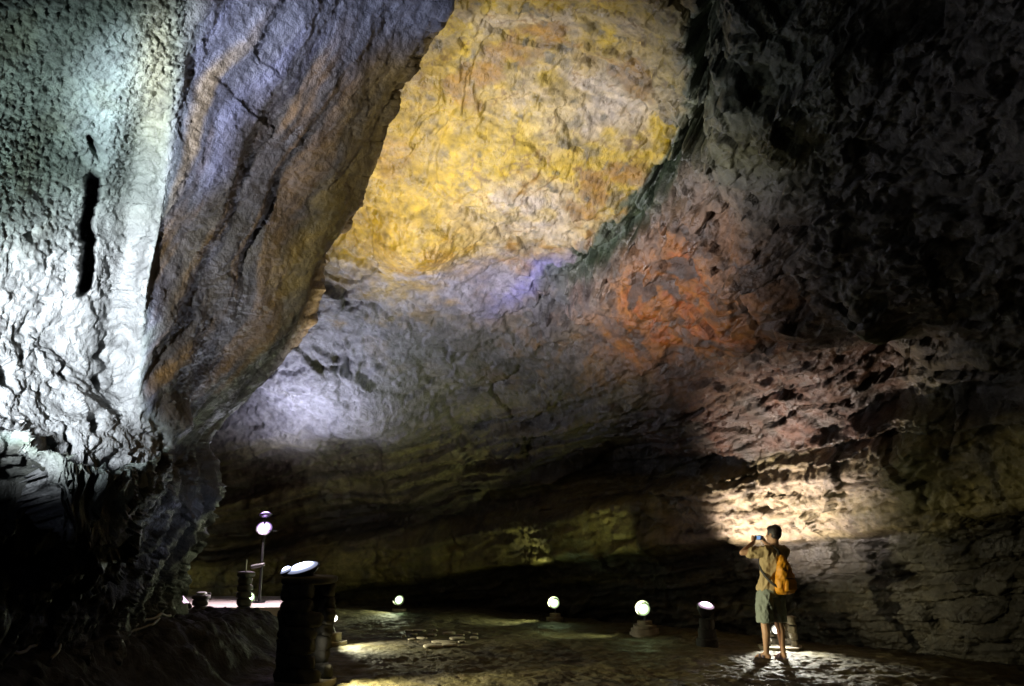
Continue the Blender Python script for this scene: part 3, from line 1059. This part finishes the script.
floor_lamp(399, 611.5, 17.6, 0.17, at(300, 570, 17), 0.20, G_green, 'greenish white lamp beyond the flat stones, farthest along the back wall',
           ('low pale slab under the greenish lamp farthest along the back wall', [(0, 0.07, 0.16)]), 130, (0.92, 1.0, 0.62), 140, tilt=(-0.2, -1, 0.35), visor=-60)
floor_lamp(555, 621, 15.6, 0.17, at(410, 550, 17.0), 0.19, G_green, 'greenish white lamp midway between the flat stones and the three slab pedestal',
           ('small pale slab stack under the lamp nearest the right of the flat stones', [(0, 0.08, 0.17), (0.08, 0.15, 0.11)]), 260, (0.92, 1.0, 0.52), 138, tilt=(-0.35, -0.9, 0.45), visor=120)
floor_lamp(645, 635, 13.6, 0.17, at(500, 560, 15.2), 0.21, G_green, 'greenish white lamp on a pedestal of stacked wide slabs',
           ('pale stack of wide slabs under a greenish white lamp', [(0, 0.06, 0.26), (0.06, 0.12, 0.24), (0.12, 0.18, 0.21), (0.18, 0.24, 0.13)]), 240, (0.92, 1.0, 0.52), 138, tilt=(-0.45, -0.85, 0.45), visor=150)
floor_lamp(708, 646, 12.3, 0.17, at(795, 485, 13.4), 0.24, G_pink, 'pinkish white lamp aimed up the wall beside the person',
           ('shade-darkened stone stack under the pinkish lamp beside the person', [(0, 0.12, 0.17), (0.12, 0.26, 0.14), (0.26, 0.40, 0.12)]), 1600, (1.0, 0.84, 0.74), 90,
           sl_mat=M_UNLIT, tilt=(0.10, -0.35, 0.92), blend=1.0)

# lamp in a small ring of stones behind the person
PL = ground_hit(781, 650)
PL.z -= 0.015
ring = empty('stone_ring', PL, 'small ring of stacked stones glowing behind the legs of the person', 'stone ring')
slabs(ring, [(0, 0.075, 0.33)])
stone_ring_tower(ring, 0.235, 0.40, R(-105), 120, M_STONE, 9, layer=0.10, thick=0.09, z0=0.07)
o = empty('floor_lamp', PL + Vector((0, 0.04, 0.075)), 'dazzling white lamp inside the small stone ring behind the person', 'lamp', 'lit lamps of the cave')
G_white = glow('white_glass', (1.0, 0.97, 0.80), 130)
cP = PL + Vector((-0.02, 0.06, 0.30))
pP = flood_head(o, cP, cP + Vector((-0.2, -1, -0.55)), 0.16, G_white, 0.08, PL + Vector((0, 0.05, 0.08)))
spot(o, pP, pP + Vector((-0.10, -1, -0.5)), 620, (1.0, 0.97, 0.84), 88, 0.7, 0.05)

# second small lamp right of the tall tower
b = ground_hit(334, 645)
b.z -= 0.015
ped = empty('stone_pedestal', b, 'pale slab and stone stack close beside the tall dark tower', 'pedestal', 'stacked stone lamp pedestals')
slabs(ped, [(0, 0.07, 0.20), (0.07, 0.19, 0.11)])
o = empty('floor_lamp', b + Vector((0, 0, 0.19)), 'small turned away lamp on the slab stack beside the tall tower', 'lamp', 'lit lamps of the cave')
c = b + Vector((-0.03, 0, 0.40))
flood_head(o, c, c + Vector((1, -0.25, -0.2)), 0.13, warmG, 0.12, b + Vector((0, 0, 0.18)))
spot(o, c + Vector((0.1, -0.02, -0.02)), c + Vector((3, -1.2, -1.6)), 300, (1.0, 0.95, 0.62), 100, 0.8, 0.04)

# ---- far left: lit walkway, posts, pole lamp
wy0, wy1 = 15.2, 17.9
WZ = 0.30
p = Prim()
nx = 60
tp = []
for i in range(nx + 1):
    x = -7.6 + 3.5 * i / nx
    j = 0.05 * float(pn(np.array([x * 1.7, 3.3, 0.2])))
    tp.append((x, wy0 + j, x, wy1))
v, f = [], []
for x, y0, _, y1 in tp:
    v += [(x, y0 + 0.03, -0.15), (x, y0, WZ), (x, y1, WZ), (x, y1, -0.15)]
for i in range(nx):
    a, c_ = 4 * i, 4 * i + 4
    f += [(a, c_, c_ + 1, a + 1), (a + 1, c_ + 1, c_ + 2, a + 2), (a + 2, c_ + 2, c_ + 3, a + 3)]
f += [(0, 1, 2, 3), (4 * nx + 3, 4 * nx + 2, 4 * nx + 1, 4 * nx)]
p.add(v, f)
walk = p.build('walkway', mat('pale_concrete', (0.50, 0.44, 0.42), 0.8, bump=0.004, bscale=20, var=0.2, vscale=4), None, smooth=False)
struct(walk)


def on_walk(px, y):
    d = bearing(px, 605)
    return Vector((d[0] * y / d[1], y, WZ))


pb = on_walk(259, 16.3)
pole = empty('pole_lamp', pb, 'violet white floodlight on a tall thin black pole over the lit walkway', 'pole lamp')
Prim().cap((0, 0, 0), (0, 0, 1.30), 0.030, 0.026, 12).build('pole', M_BLACK, pole)
Prim().rings([[Vector((0.12 * math.cos(w), 0.12 * math.sin(w), zz)) for w in [2 * math.pi * i / 20 for i in range(20)]] for zz in (0.0, 0.02)]).build('base_plate', M_BLACK, pole)
cp_ = pb + Vector((0, 0, 1.40))
pp = flood_head(pole, cp_, cp_ + Vector((0.15, -0.85, 0.6)), 0.30, G_viol, 0.16, pb + Vector((0, 0, 1.30)))
Prim().box((0.17, -0.02, 1.36), (0.16, 0.10, 0.015), Euler((0.2, 0.1, 0))).build('shade', M_GREYM, pole, bevel=0.003)
Prim().cap((0, 0, 1.36), (0, 0, 1.60), 0.022, 0.020, 10).build('pole', M_BLACK, pole)
cu = pb + Vector((0, 0.02, 1.66))
pu = flood_head(pole, cu, cu + Vector((-0.1, 0.1, 1)), 0.24, G_viol, 0.05, None)
spot(pole, pu + Vector((0, 0, 0.04)), at(355, 325, 14.8), 900, (0.80, 0.82, 1.0), 120, 1.0, 0.1)
spot(pole, pu + Vector((0, 0, 0.04)), at(252, 405, 18), 420, (0.80, 0.82, 1.0), 110, 1.0, 0.1)
spot(pole, pp + Vector((0, -0.05, -0.02)), pb + Vector((-0.6, -0.3, 0)), 420, (1.0, 0.80, 0.86), 140, 0.5, 0.08)

cl = empty('clip_lamp', pb + Vector((0.0, -0.03, 0.70)), 'tiny blue lamp clipped halfway up the black pole', 'lamp')
Prim().cap((0, 0, 0), (-0.03, -0.10, -0.02), 0.012, 0.012, 8).build('clip', M_GREYM, cl)
Prim().cap((-0.13, -0.12, -0.03), (0.07, -0.12, 0.01), 0.04, 0.035, 12).build('bulb', G_blue, cl)
heat(cl.children[-1], np.full(len(cl.children[-1].data.vertices), 0.15))

fb = on_walk(248.5, 15.45)
o = empty('floor_lamp', fb, 'small greenish white lamp on the lit walkway between post and pole', 'lamp', 'lit lamps of the cave')
c = fb + Vector((0, 0, 0.15))
flood_head(o, c, c + Vector((0.35, -0.8, 0.5)), 0.20, G_green, 0.14, fb)
spot(o, c + Vector((0.03, -0.1, 0.06)), c + Vector((0.3, -1, -0.1)), 40, (1.0, 0.95, 0.85), 160, 0.5, 0.05)

for px, w, top, y, lab in [(200, 0.135, 0.62, 14.6, 'short dark stacked stone post with a pale cap, leftmost on the walkway edge'),
                           (243, 0.125, 0.98, 14.7, 'slim dark stone post with a thin white rod sticking up')]:
    d = bearing(px, 610)
    b = Vector((d[0] * y / d[1], y, 0))
    b.z = gz(b.x, b.y) - 0.02
    t = empty('stone_post', b, lab, 'post', 'dark stone posts by the walkway')
    rnd = random.Random(int(px))
    z = 0.0
    while z < top - 0.02:
        h = rnd.uniform(0.10, 0.15)
        h = min(h, top - z)
        s_ = link('stone', stone_mesh('stone', 2 * w * rnd.uniform(.92, 1.08), 2 * w * rnd.uniform(.92, 1.08), h * 1.06, px + z * 40, 3.4, 0.16), M_DSTONE, t)
        s_.location = (rnd.uniform(-.01, .01), rnd.uniform(-.01, .01), z + h / 2)
        s_.rotation_euler = (0, 0, rnd.random() * 3)
        z += h
    if px == 200:
        s_ = link('cap', stone_mesh('cap', 0.17, 0.17, 0.05, 5, 3, 0.1), mat('pale_plastic', (0.6, 0.6, 0.65), 0.4), t)
        s_.location = (0, 0, z + 0.02)
    else:
        Prim().cap((0.0, 0, z - 0.02), (0.0, 0, z + 0.20), 0.014, 0.012, 10).build('rod', mat('white_plastic', (0.75, 0.75, 0.75), 0.4), t)

# small yellowish lamp by the short post and the tilted tube
d = on_walk(206, 15.35)
o = empty('floor_lamp', d, 'tiny yellowish lamp on a stem beside the short dark post', 'lamp', 'lit lamps of the cave')
Prim().cap((0, 0, 0), (0, 0, 0.17), 0.016, 0.014, 10).build('stem', M_GREYM, o)
Prim().cap((-0.05, -0.01, 0.19), (0.06, -0.01, 0.225), 0.022, 0.026, 12).build('bulb', glow('yellow_glass', (1.0, 0.9, 0.45), 5), o)
heat(o.children[-1], np.full(len(o.children[-1].data.vertices), 0.5))
tb = ground_hit(183, 614)
tb.z += 0.10
o = empty('tube_lamp', tb, 'short pinkish tube lamp leaning at the dark left end of the walkway', 'lamp')
Prim().cap((-0.09, 0, 0.17), (0.06, 0, 0.02), 0.028, 0.028, 12).build('tube', glow('pink_tube_glass', (1.0, 0.72, 0.95), 4), o)
heat(o.children[-1], np.full(len(o.children[-1].data.vertices), 0.4))
Prim().cap((-0.115, 0, 0.195), (-0.095, 0, 0.175), 0.033, 0.033, 12).build('end_cap', M_BLACK, o)
Prim().cap((0.065, 0, 0.015), (0.085, 0, -0.005), 0.033, 0.033, 12).build('end_cap', M_BLACK, o)

# ---- floodlights added on a pole, unseen left of the view, to light alcove and buttress
sb = at(-135, 420, 3.45)
gnd = Vector((sb.x, sb.y, gz(sb.x, sb.y)))
o = empty('pole_lamp', gnd, 'added blue white floodlight on a pole, unseen at the left, lighting the pale alcove wall', 'pole lamp')
hgt = sb.z - gnd.z
Prim().cap((0, 0, 0), (0, 0, hgt - 0.12), 0.025, 0.022, 12).build('pole', M_BLACK, o)
ps = flood_head(o, sb, at(80, 240, 6.0), 0.20, lensA, 0.12, gnd + Vector((0, 0, hgt - 0.12)))
spot(o, ps, at(116, 335, 6.4), 2700, (0.82, 0.90, 1.0), 52, 1.0, 0.06)
spot(o, ps, at(80, 170, 5.9), 460, (0.84, 0.95, 0.97), 74, 1.0, 0.06)  # dim fill beam added for the upper alcove
s2 = sb + Vector((0.02, 0.02, 0.24))  # second head added to light the buttress
Prim().cap((0, 0, hgt - 0.12), (0.0, -0.03, hgt + 0.16), 0.016, 0.016, 10).build('arm', M_BLACK, o)
p2 = flood_head(o, s2, at(272, 80, 6.8), 0.15, lensA, 0.08, None)
spot(o, p2, at(278, 75, 6.8), 2600, (0.76, 0.80, 1.0), 38, 1.0, 0.05)

# ---- flat stones lying on the floor
FS = [(409, 632, 7, 2), (419, 631.5, 12, 2), (404, 637.5, 4, 3), (414, 635.5, 6, 2.5), (412, 640.5, 7, 2), (422, 639, 9, 2), (432, 636, 8, 2.5), (435, 631.5, 4, 2.5),
      (449, 634.5, 11, 3), (460, 636, 8, 2), (467, 633.5, 6, 1.6), (474, 639.5, 7, 4), (475, 635, 5, 2.5), (457, 639.5, 13, 3), (444, 643, 20, 2.5), (461.5, 643, 6, 3), (434, 648, 18, 4.5), (450, 647, 15, 4)]
for k, (px, py, w, h) in enumerate(FS):
    g = ground_hit(px, py)
    dist = (g - Vector((0, 0, EYE))).length
    s_ = w * dist / FOC * 1.08
    hh = max(0.035, h * dist / FOC * 0.85)
    if k == 0:
        proto = link('flat_stone', stone_mesh('flat_stone', 1, 0.62, 0.30, 5.5, 3.6, 0.14), M_SLAB)
        o = proto
    else:
        o = proto.copy()
        if k % 3:
            o.data = stone_mesh('flat_stone', 1, 0.62 + 0.2 * random.random(), 0.30, k * 2.7, 3.4, 0.16)
            o.data.materials.append(M_SLAB)
            o.data.polygons.foreach_set('use_smooth', np.ones(len(o.data.polygons), bool))
        COL.objects.link(o)
    o.scale = (s_, s_, hh / 0.30)
    o.location = g + Vector((0, 0, hh * 0.35))
    o.rotation_euler = (random.uniform(-.05, .05), random.uniform(-.05, .05), random.uniform(-.4, .4))
    tag(o, 'flat pale stone lying in the loose ring on the open cave floor', 'stone', 'flat stones in a loose ring on the floor')
o = [x for x in bpy.data.objects if x.name.startswith('flat_stone')]
labs = {16: 'widest flat stone at the front of the loose ring on the floor', 14: 'long thin flat stone just behind the widest front stone of the ring',
        11: 'thick flat stone at the right end of the loose ring'}
for k, q in enumerate(o):
    if k in labs:
        q['label'] = labs[k]

# ---- cables on the ground
M_CABLE = mat('pale_cable', (0.22, 0.21, 0.18), 0.6)
M_CABLE2 = mat('grey_cable', (0.16, 0.17, 0.17), 0.5)


def cable(pts, label, m, r=0.016):
    P = [ground_hit(*q) + Vector((0, 0, r * 0.8)) for q in pts]
    # smooth curve through the points
    S = []
    for i in range(len(P) - 1):
        p0, p1, p2, p3 = P[max(i - 1, 0)], P[i], P[i + 1], P[min(i + 2, len(P) - 1)]
        for t in [k / 8 for k in range(8)]:
            S.append(0.5 * ((2 * p1) + (p2 - p0) * t + (2 * p0 - 5 * p1 + 4 * p2 - p3) * t * t + (3 * p1 - p0 - 3 * p2 + p3) * t ** 3))
    S.append(P[-1])
    pr = Prim()
    rings = []
    for i, c in enumerate(S):
        tdir = (S[min(i + 1, len(S) - 1)] - S[max(i - 1, 0)]).normalized()
        X = tdir.cross(Vector((0, 0, 1))).normalized()
        Y = X.cross(tdir)
        zz = max(c.z, gz(c.x, c.y) + r * 0.9) + 0.02
        c = Vector((c.x, c.y, zz))
        rings.append([c + (X * math.cos(w) + Y * math.sin(w)) * r for w in [2 * math.pi * k / 8 for k in range(8)]])
    pr.rings(rings)
    o = pr.build('cable', m)
    return tag(o, label, 'cable')


cable([(0, 662), (25, 656), (58, 645), (88, 641), (115, 635), (135, 630), (156, 621), (170, 619)], 'long pale cable trailing over the dark bank below the left rock', M_CABLE)
cable([(50, 664), (58, 655), (64, 646), (90, 642), (119, 639), (137, 633), (152, 628), (159, 622)], 'second pale cable looping down and forking off the long one', M_CABLE, 0.013)
cable([(860, 638), (905, 642), (935, 643), (960, 640), (985, 645), (1024, 646), (1060, 648)], 'grey cable lying along the dark foot of the right wall', M_CABLE2)
g = ground_hit(880, 643)
rs = Prim()
for k in range(5):
    pass
secs = []
for k in range(9):
    t = k / 8
    secs.append([g + Vector((-0.06 + 0.14 * t, 0.02 * math.sin(5 * t) + yy * 0.035, 0.03 + 0.04 * t + 0.012 * math.sin(9 * t) + zz)) for yy, zz in ((-1, 0), (1, 0.01), (1, 0.016), (-1, 0.006))])
rs.rings(secs)
tag(rs.build('red_wrapper', mat('red_plastic', (0.45, 0.03, 0.02), 0.4)), 'small crumpled red scrap at the dark foot of the right wall', 'wrapper')

# ================================================================== PERSON
PF = ground_hit(775, 660)
PF.z += 0.005
HEAD_YAW = R(14)
per = empty('person', PF, 'person in tan shirt and grey shorts raising a small camera to the face', 'person', rz=R(24))
M_SKIN = mat('skin', (0.46, 0.27, 0.17), 0.5, var=0.08)
M_HAIR = mat('black_hair', (0.018, 0.014, 0.012), 0.5, bump=0.004, bscale=60)
M_SHIRT = mat('tan_cotton', (0.40, 0.31, 0.165), 0.85, bump=0.002, bscale=120, var=0.08)
M_SHORTS = mat('grey_green_cotton', (0.20, 0.235, 0.21), 0.85, bump=0.002, bscale=120, var=0.08)
M_ORANGE = mat('orange_nylon', (0.62, 0.27, 0.012), 0.55, bump=0.003, bscale=40, var=0.1)
M_STRAP = mat('dark_webbing', (0.03, 0.028, 0.025), 0.7)
M_SCREEN = mat('screen_glass', (0.1, 0.1, 0.1), 0.2, emit=(0.30, 0.55, 1.0), estr=0.7)
M_SOLE = mat('purple_grey_rubber', (0.13, 0.10, 0.14), 0.7)

hq = Euler((R(-4), 0, HEAD_YAW))
hc = Vector((0.0, 0.045, 1.615))


def hp(x, y, z):
    return hc + hq.to_matrix() @ Vector((x, y, z))


body = Prim()
# head and face
body.ell(hp(0, -0.012, 0.028), (0.074, 0.092, 0.092), hq)
body.ell(hp(0, 0.022, -0.035), (0.060, 0.066, 0.080), hq)
body.ell(hp(0, 0.060, -0.082), (0.030, 0.026, 0.022), hq)
body.cap(hp(0, 0.088, 0.012), hp(0, 0.106, -0.024), 0.008, 0.014, 10)
body.cap(hp(-0.032, 0.072, 0.022), hp(0.032, 0.072, 0.022), 0.013, 0.013, 10)
body.cap(hp(-0.018, 0.083, -0.056), hp(0.018, 0.083, -0.056), 0.008, 0.008, 8)
for s in (-1, 1):
    body.ell(hp(s * 0.074, -0.010, -0.008), (0.010, 0.019, 0.031), hq)
    body.ell(hp(s * 0.040, 0.058, -0.018), (0.026, 0.024, 0.024), hq)
body.chain([((0, -0.012, 1.42), 0.068), ((0, 0.008, 1.50), 0.056), (hp(0, -0.02, -0.05), 0.056)])
# trunk
body.loft([(0, 0, 0.84, .135, .095), (0, 0, 0.92, .158, .108), (0, 0.004, 1.04, .135, .092), (0, 0.008, 1.20, .150, .102), (0, 0.0, 1.32, .168, .105), (0, -0.01, 1.40, .15, .085), (0, -0.012, 1.45, .08, .06)])
# arms
EL, WL = Vector((-0.385, 0.185, 1.375)), Vector((-0.125, 0.285, 1.505))
ER, WR = Vector((0.345, 0.215, 1.300)), Vector((0.105, 0.300, 1.500))
for s, E_, W_ in ((-1, EL, WL), (1, ER, WR)):
    body.chain([(Vector((s * 0.165, -0.005, 1.395)), 0.058), (Vector((s * 0.165, -0.005, 1.395)).lerp(E_, 0.45), 0.047), (E_, 0.039)])
    body.chain([(E_, 0.038), (E_.lerp(W_, 0.3), 0.041), (W_, 0.026)])
# hands round the small camera
CAMC = Vector((-0.008, 0.335, 1.572))
for s, W_ in ((-1, WL), (1, WR)):
    palm = CAMC + Vector((s * 0.072, -0.004, -0.012))
    body.chain([(W_, 0.026), (W_.lerp(palm, 0.6), 0.026), (palm + Vector((s * 0.012, 0, -0.012)), 0.022)])
    body.cap(palm + Vector((s * 0.014, -0.004, -0.022)), palm + Vector((s * 0.012, 0.004, 0.026)), 0.018, 0.015, 10)
    for k in range(4):
        z = (0.030, 0.010, -0.010, -0.028)[k]
        ln = (0.9, 1.0, 0.95, 0.78)[k]
        a = palm + Vector((s * 0.014, 0.006, z))
        b1 = a + Vector((s * 0.006, 0.024 * ln, 0.004))
        c1 = b1 + Vector((-s * 0.026 * ln, 0.008, 0.001))
        d1 = c1 + Vector((-s * 0.020 * ln, -0.004, -0.001))
        body.chain([(a, 0.0090), (b1, 0.0085), (c1, 0.0078), (d1, 0.0068)], 8)
    a = palm + Vector((s * 0.010, -0.010, -0.026))
    b1 = a + Vector((-s * 0.014, -0.014, 0.020))
    c1 = b1 + Vector((-s * 0.018, 0.000, 0.016))
    body.chain([(a, 0.0115), (b1, 0.0100), (c1, 0.0082)], 8)
# legs and feet
FEET = {-1: (Vector((-0.115, 0.035, 0.0)), R(22)), 1: (Vector((0.125, -0.02, 0.0)), R(-14))}
for s in (-1, 1):
    F_, yaw = FEET[s]
    hip = Vector((s * 0.085, 0, 0.88))
    an = F_ + Vector((0, -0.01, 0.075))
    kn = hip.lerp(an, 0.50) + Vector((0, 0.025, 0))
    body.chain([(hip, 0.088), (hip.lerp(kn, 0.5), 0.074), (kn, 0.052), (kn.lerp(an, 0.33) + Vector((0, -0.022, 0)), 0.056), (kn.lerp(an, 0.7) + Vector((0, -0.006, 0)), 0.040), (an, 0.034)])
    fd = Matrix.Rotation(yaw, 3, 'Z')
    he = F_ + fd @ Vector((0, -0.045, 0.040))
    ball = F_ + fd @ Vector((0, 0.115, 0.032))
    body.chain([(an, 0.036), (he, 0.030)])
    body.chain([(an, 0.036), (F_ + fd @ Vector((0, 0.055, 0.045)), 0.032), (ball, 0.026)])
    body.cap(he, ball, 0.026, 0.024)
    for k in range(5):
        tx = (-0.034, -0.014, 0.003, 0.019, 0.033)[k] * s * -1 * -1
        tl = (0.048, 0.046, 0.040, 0.034, 0.027)[k]
        tx = -s * (0.034 - 0.017 * k)
        q0 = F_ + fd @ Vector((tx, 0.115, 0.026))
        body.cap(q0, q0 + fd @ Vector((tx * 0.15, tl, -0.004)), 0.012 if k else 0.015, 0.0085 if k else 0.012, 8)
body.fused('body', M_SKIN, per, 0.0055, 2)

hair = Prim()
hair.ell(hp(0, -0.022, 0.040), (0.086, 0.098, 0.090), hq)
hair.ell(hp(0, -0.050, 0.000), (0.080, 0.066, 0.075), hq)
hair.ell(hp(0, 0.030, 0.082), (0.066, 0.056, 0.040), hq)
for s in (-1, 1):
    hair.ell(hp(s * 0.066, 0.018, 0.020), (0.014, 0.020, 0.034), hq)
hair.fused('hair', M_HAIR, per, 0.007, 3, 0.006, 30, 3)

# shirt: loose torso, short sleeves
sh = Prim()
sh.loft([(0.0, 0.012, 0.885, .178, .150), (0.0, 0.014, 0.93, .180, .148), (0, 0.010, 1.02, .168, .130), (0, 0.008, 1.15, .170, .125), (0, 0.002, 1.28, .186, .128), (0, -0.006, 1.37, .186, .112),
         (0, -0.012, 1.425, .145, .088), (0, -0.010, 1.465, .078, .070)], 28, 2.3)
for s, E_ in ((-1, EL), (1, ER)):
    a = Vector((s * 0.155, -0.005, 1.385))
    sh.chain([(a, 0.080), (a.lerp(E_, 0.40), 0.071), (a.lerp(E_, 0.66), 0.066)])
sh.fused('shirt', M_SHIRT, per, 0.009, 3, 0.032, 6.5, 11)

so = Prim()
so.loft([(0, 0.0, 0.80, .170, .130), (0, 0.004, 0.88, .174, .136), (0, 0.006, 0.95, .160, .122)], 28, 2.3)
for s in (-1, 1):
    F_, _ = FEET[s]
    so.loft([(s * 0.118, 0.018, 0.475, .098, .112), (s * 0.112, 0.012, 0.60, .098, .115), (s * 0.098, 0.006, 0.74, .100, .122), (s * 0.085, 0.0, 0.86, .092, .122)], 22, 2.2)
so.fused('shorts', M_SHORTS, per, 0.009, 2, 0.026, 7, 21)

for s in (-1, 1):
    F_, yaw = FEET[s]
    fd = Matrix.Rotation(yaw, 3, 'Z')
    sd_ = Prim()
    outline = [(-0.085, 0.030), (-0.05, 0.038), (0.0, 0.036), (0.06, 0.042), (0.11, 0.048), (0.15, 0.042), (0.178, 0.022)]
    rg = []
    for zz, k in ((-0.004, 0.97), (0.006, 1.0), (0.014, 1.0), (0.018, 0.95)):
        pts_ = [(w * k, y) for y, w in outline] + [(-w * k, y) for y, w in outline[::-1]]
        rg.append([F_ + fd @ Vector((x, y, zz)) for x, y in pts_])
    sd_.rings(rg)
    san = sd_.build('sandal', M_SOLE, per)
    stp = Prim()
    for y, h, w in ((0.075, 0.066, 0.046), (0.025, 0.085, 0.042)):
        rg = []
        for k in range(13):
            a = math.pi * k / 12
            cx, cz = math.cos(a) * w, 0.012 + math.sin(a) * (h - 0.012)
            rg.append([F_ + fd @ Vector((cx * m_, y + dy, cz * (1 if m_ == 1 else 1.06) if k not in (0, 12) else cz)) for dy, m_ in ((-0.014, 1), (0.014, 1), (0.014, 1.07), (-0.014, 1.07))])
        stp.rings(rg)
    stp.build('strap', M_SOLE, san)

# backpack: worn, a thing of its own
bp = empty('backpack', PF, 'orange teardrop sling backpack worn on the person back', 'backpack', rz=R(24))
bk = Prim()
bk.loft([(0.065, -0.185, 0.845, .085, .045), (0.062, -0.205, 0.865, .130, .078), (0.055, -0.212, 0.93, .148, .094), (0.045, -0.208, 1.03, .140, .092), (0.030, -0.196, 1.14, .110, .078),
         (0.005, -0.178, 1.25, .072, .056), (-0.015, -0.160, 1.32, .040, .036), (-0.022, -0.150, 1.345, .018, .018)], 26, 2.4)
bk.fused('bag', M_ORANGE, bp, 0.009, 3, 0.020, 8, 31)
po = Prim()
po.loft([(0.066, -0.292, 0.885, .075, .020), (0.064, -0.300, 0.905, .098, .030), (0.060, -0.300, 0.99, .096, .030), (0.056, -0.290, 1.03, .080, .022), (0.054, -0.283, 1.04, .060, .012)], 20, 3)
po.fused('pocket', M_ORANGE, bp, 0.007, 3, 0.005, 12, 41)
zp = Prim()
zp.cap((-0.035, -0.308, 1.052), (0.150, -0.296, 1.040), 0.006, 0.006, 8)
zp.cap((-0.045, -0.262, 1.145), (0.090, -0.270, 1.165), 0.005, 0.005, 8)
zp.build('zip', M_STRAP, bp)


def ribbon(pts, w, t):
    pr = Prim()
    rg = []
    for i, (c, nrm) in enumerate(pts):
        c, nrm = Vector(c), Vector(nrm).normalized()
        td = (Vector(pts[min(i + 1, len(pts) - 1)][0]) - Vector(pts[max(i - 1, 0)][0])).normalized()
        sd__ = td.cross(nrm).normalized()
        rg.append([c + sd__ * w / 2, c + sd__ * w / 2 + nrm * t, c - sd__ * w / 2 + nrm * t, c - sd__ * w / 2])
    pr.rings(rg)
    return pr


ribbon([((-0.022, -0.150, 1.33), (0, -1, .2)), ((-0.045, -0.125, 1.41), (0, -.7, .7)), ((-0.075, -0.06, 1.468), (0, -.3, 1)), ((-0.085, 0.02, 1.462), (0, .3, 1)), ((-0.075, 0.10, 1.40), (0, .9, .4)),
        ((-0.06, 0.138, 1.28), (0, 1, 0)), ((-0.03, 0.146, 1.12), (0, 1, 0))], 0.045, 0.006).build('shoulder_strap', M_STRAP, bp)
ribbon([((-0.075, -0.225, 0.93), (-.5, -1, 0)), ((-0.135, -0.145, 0.99), (-.8, -.6, 0)), ((-0.178, -0.07, 1.07), (-1, -.3, 0)), ((-0.192, 0.02, 1.16), (-1, .1, 0)), ((-0.170, 0.10, 1.26), (-.8, .7, 0)), ((-0.10, 0.142, 1.36), (-.3, 1, .2))],
       0.028, 0.005).build('side_strap', M_STRAP, bp)
ribbon([((0.10, -0.21, 0.853), (0, 0, -1)), ((0.15, -0.20, 0.845), (0.2, 0, -1)), ((0.20, -0.17, 0.848), (0.2, 0, -1))], 0.03, 0.006).build('strap_end', mat('pale_webbing', (0.5, 0.48, 0.4), 0.7), bp)

# small camera held in both hands
cm = empty('pocket_camera', PF, 'slim pocket camera with a glowing bluish screen held by the person', 'camera', rz=R(24))
Prim().box(CAMC, (0.115, 0.018, 0.064)).build('camera_body', M_BLACK, cm, bevel=0.004)
Prim().box(CAMC + Vector((0, -0.0105, 0)), (0.072, 0.002, 0.050)).build('screen', M_SCREEN, cm, smooth=False)
ln = CAMC + Vector((0.02, 0.009, 0))
Prim().rings([[ln + Vector((r_ * math.cos(w), y_, r_ * math.sin(w))) for w in [2 * math.pi * i / 20 for i in range(20)]] for y_, r_ in ((0, .022), (.012, .022), (.012, .018), (.016, .017))]).build('lens_barrel', M_GREYM, cm)

# he leans back a little to look up
for root in (per, bp, cm):
    for o in list(root.children) + [g for c in root.children for g in c.children]:
        n = len(o.data.vertices)
        co = np.empty(n * 3, F32)
        o.data.vertices.foreach_get('co', co)
        co = co.reshape(-1, 3)
        k = np.maximum(0, co[:, 2] - 0.80)
        co[:, 1] -= 0.16 * k
        co[:, 0] += 0.06 * k
        o.data.vertices.foreach_set('co', co.reshape(-1))
        o.data.update()

# ================================================================== WORLD AND RENDER
w = bpy.data.worlds.new('World')
SC.world = w
w.use_nodes = True
bg = w.node_tree.nodes['Background']
bg.inputs['Color'].default_value = (0.5, 0.6, 0.8, 1)
bg.inputs['Strength'].default_value = 0.01
vs = SC.view_settings
vs.view_transform = 'Standard'
vs.look = 'None'
vs.exposure = 0
vs.gamma = 1
vs.use_curve_mapping = False
cy = SC.cycles
cy.use_denoising = True
cy.use_adaptive_sampling = False
cy.max_bounces = 5
cy.diffuse_bounces = 1
cy.glossy_bounces = 2
cy.transmission_bounces = 1
cy.sample_clamp_indirect = 1.5
cy.sample_clamp_direct = 12
cy.caustics_reflective = False
cy.caustics_refractive = False
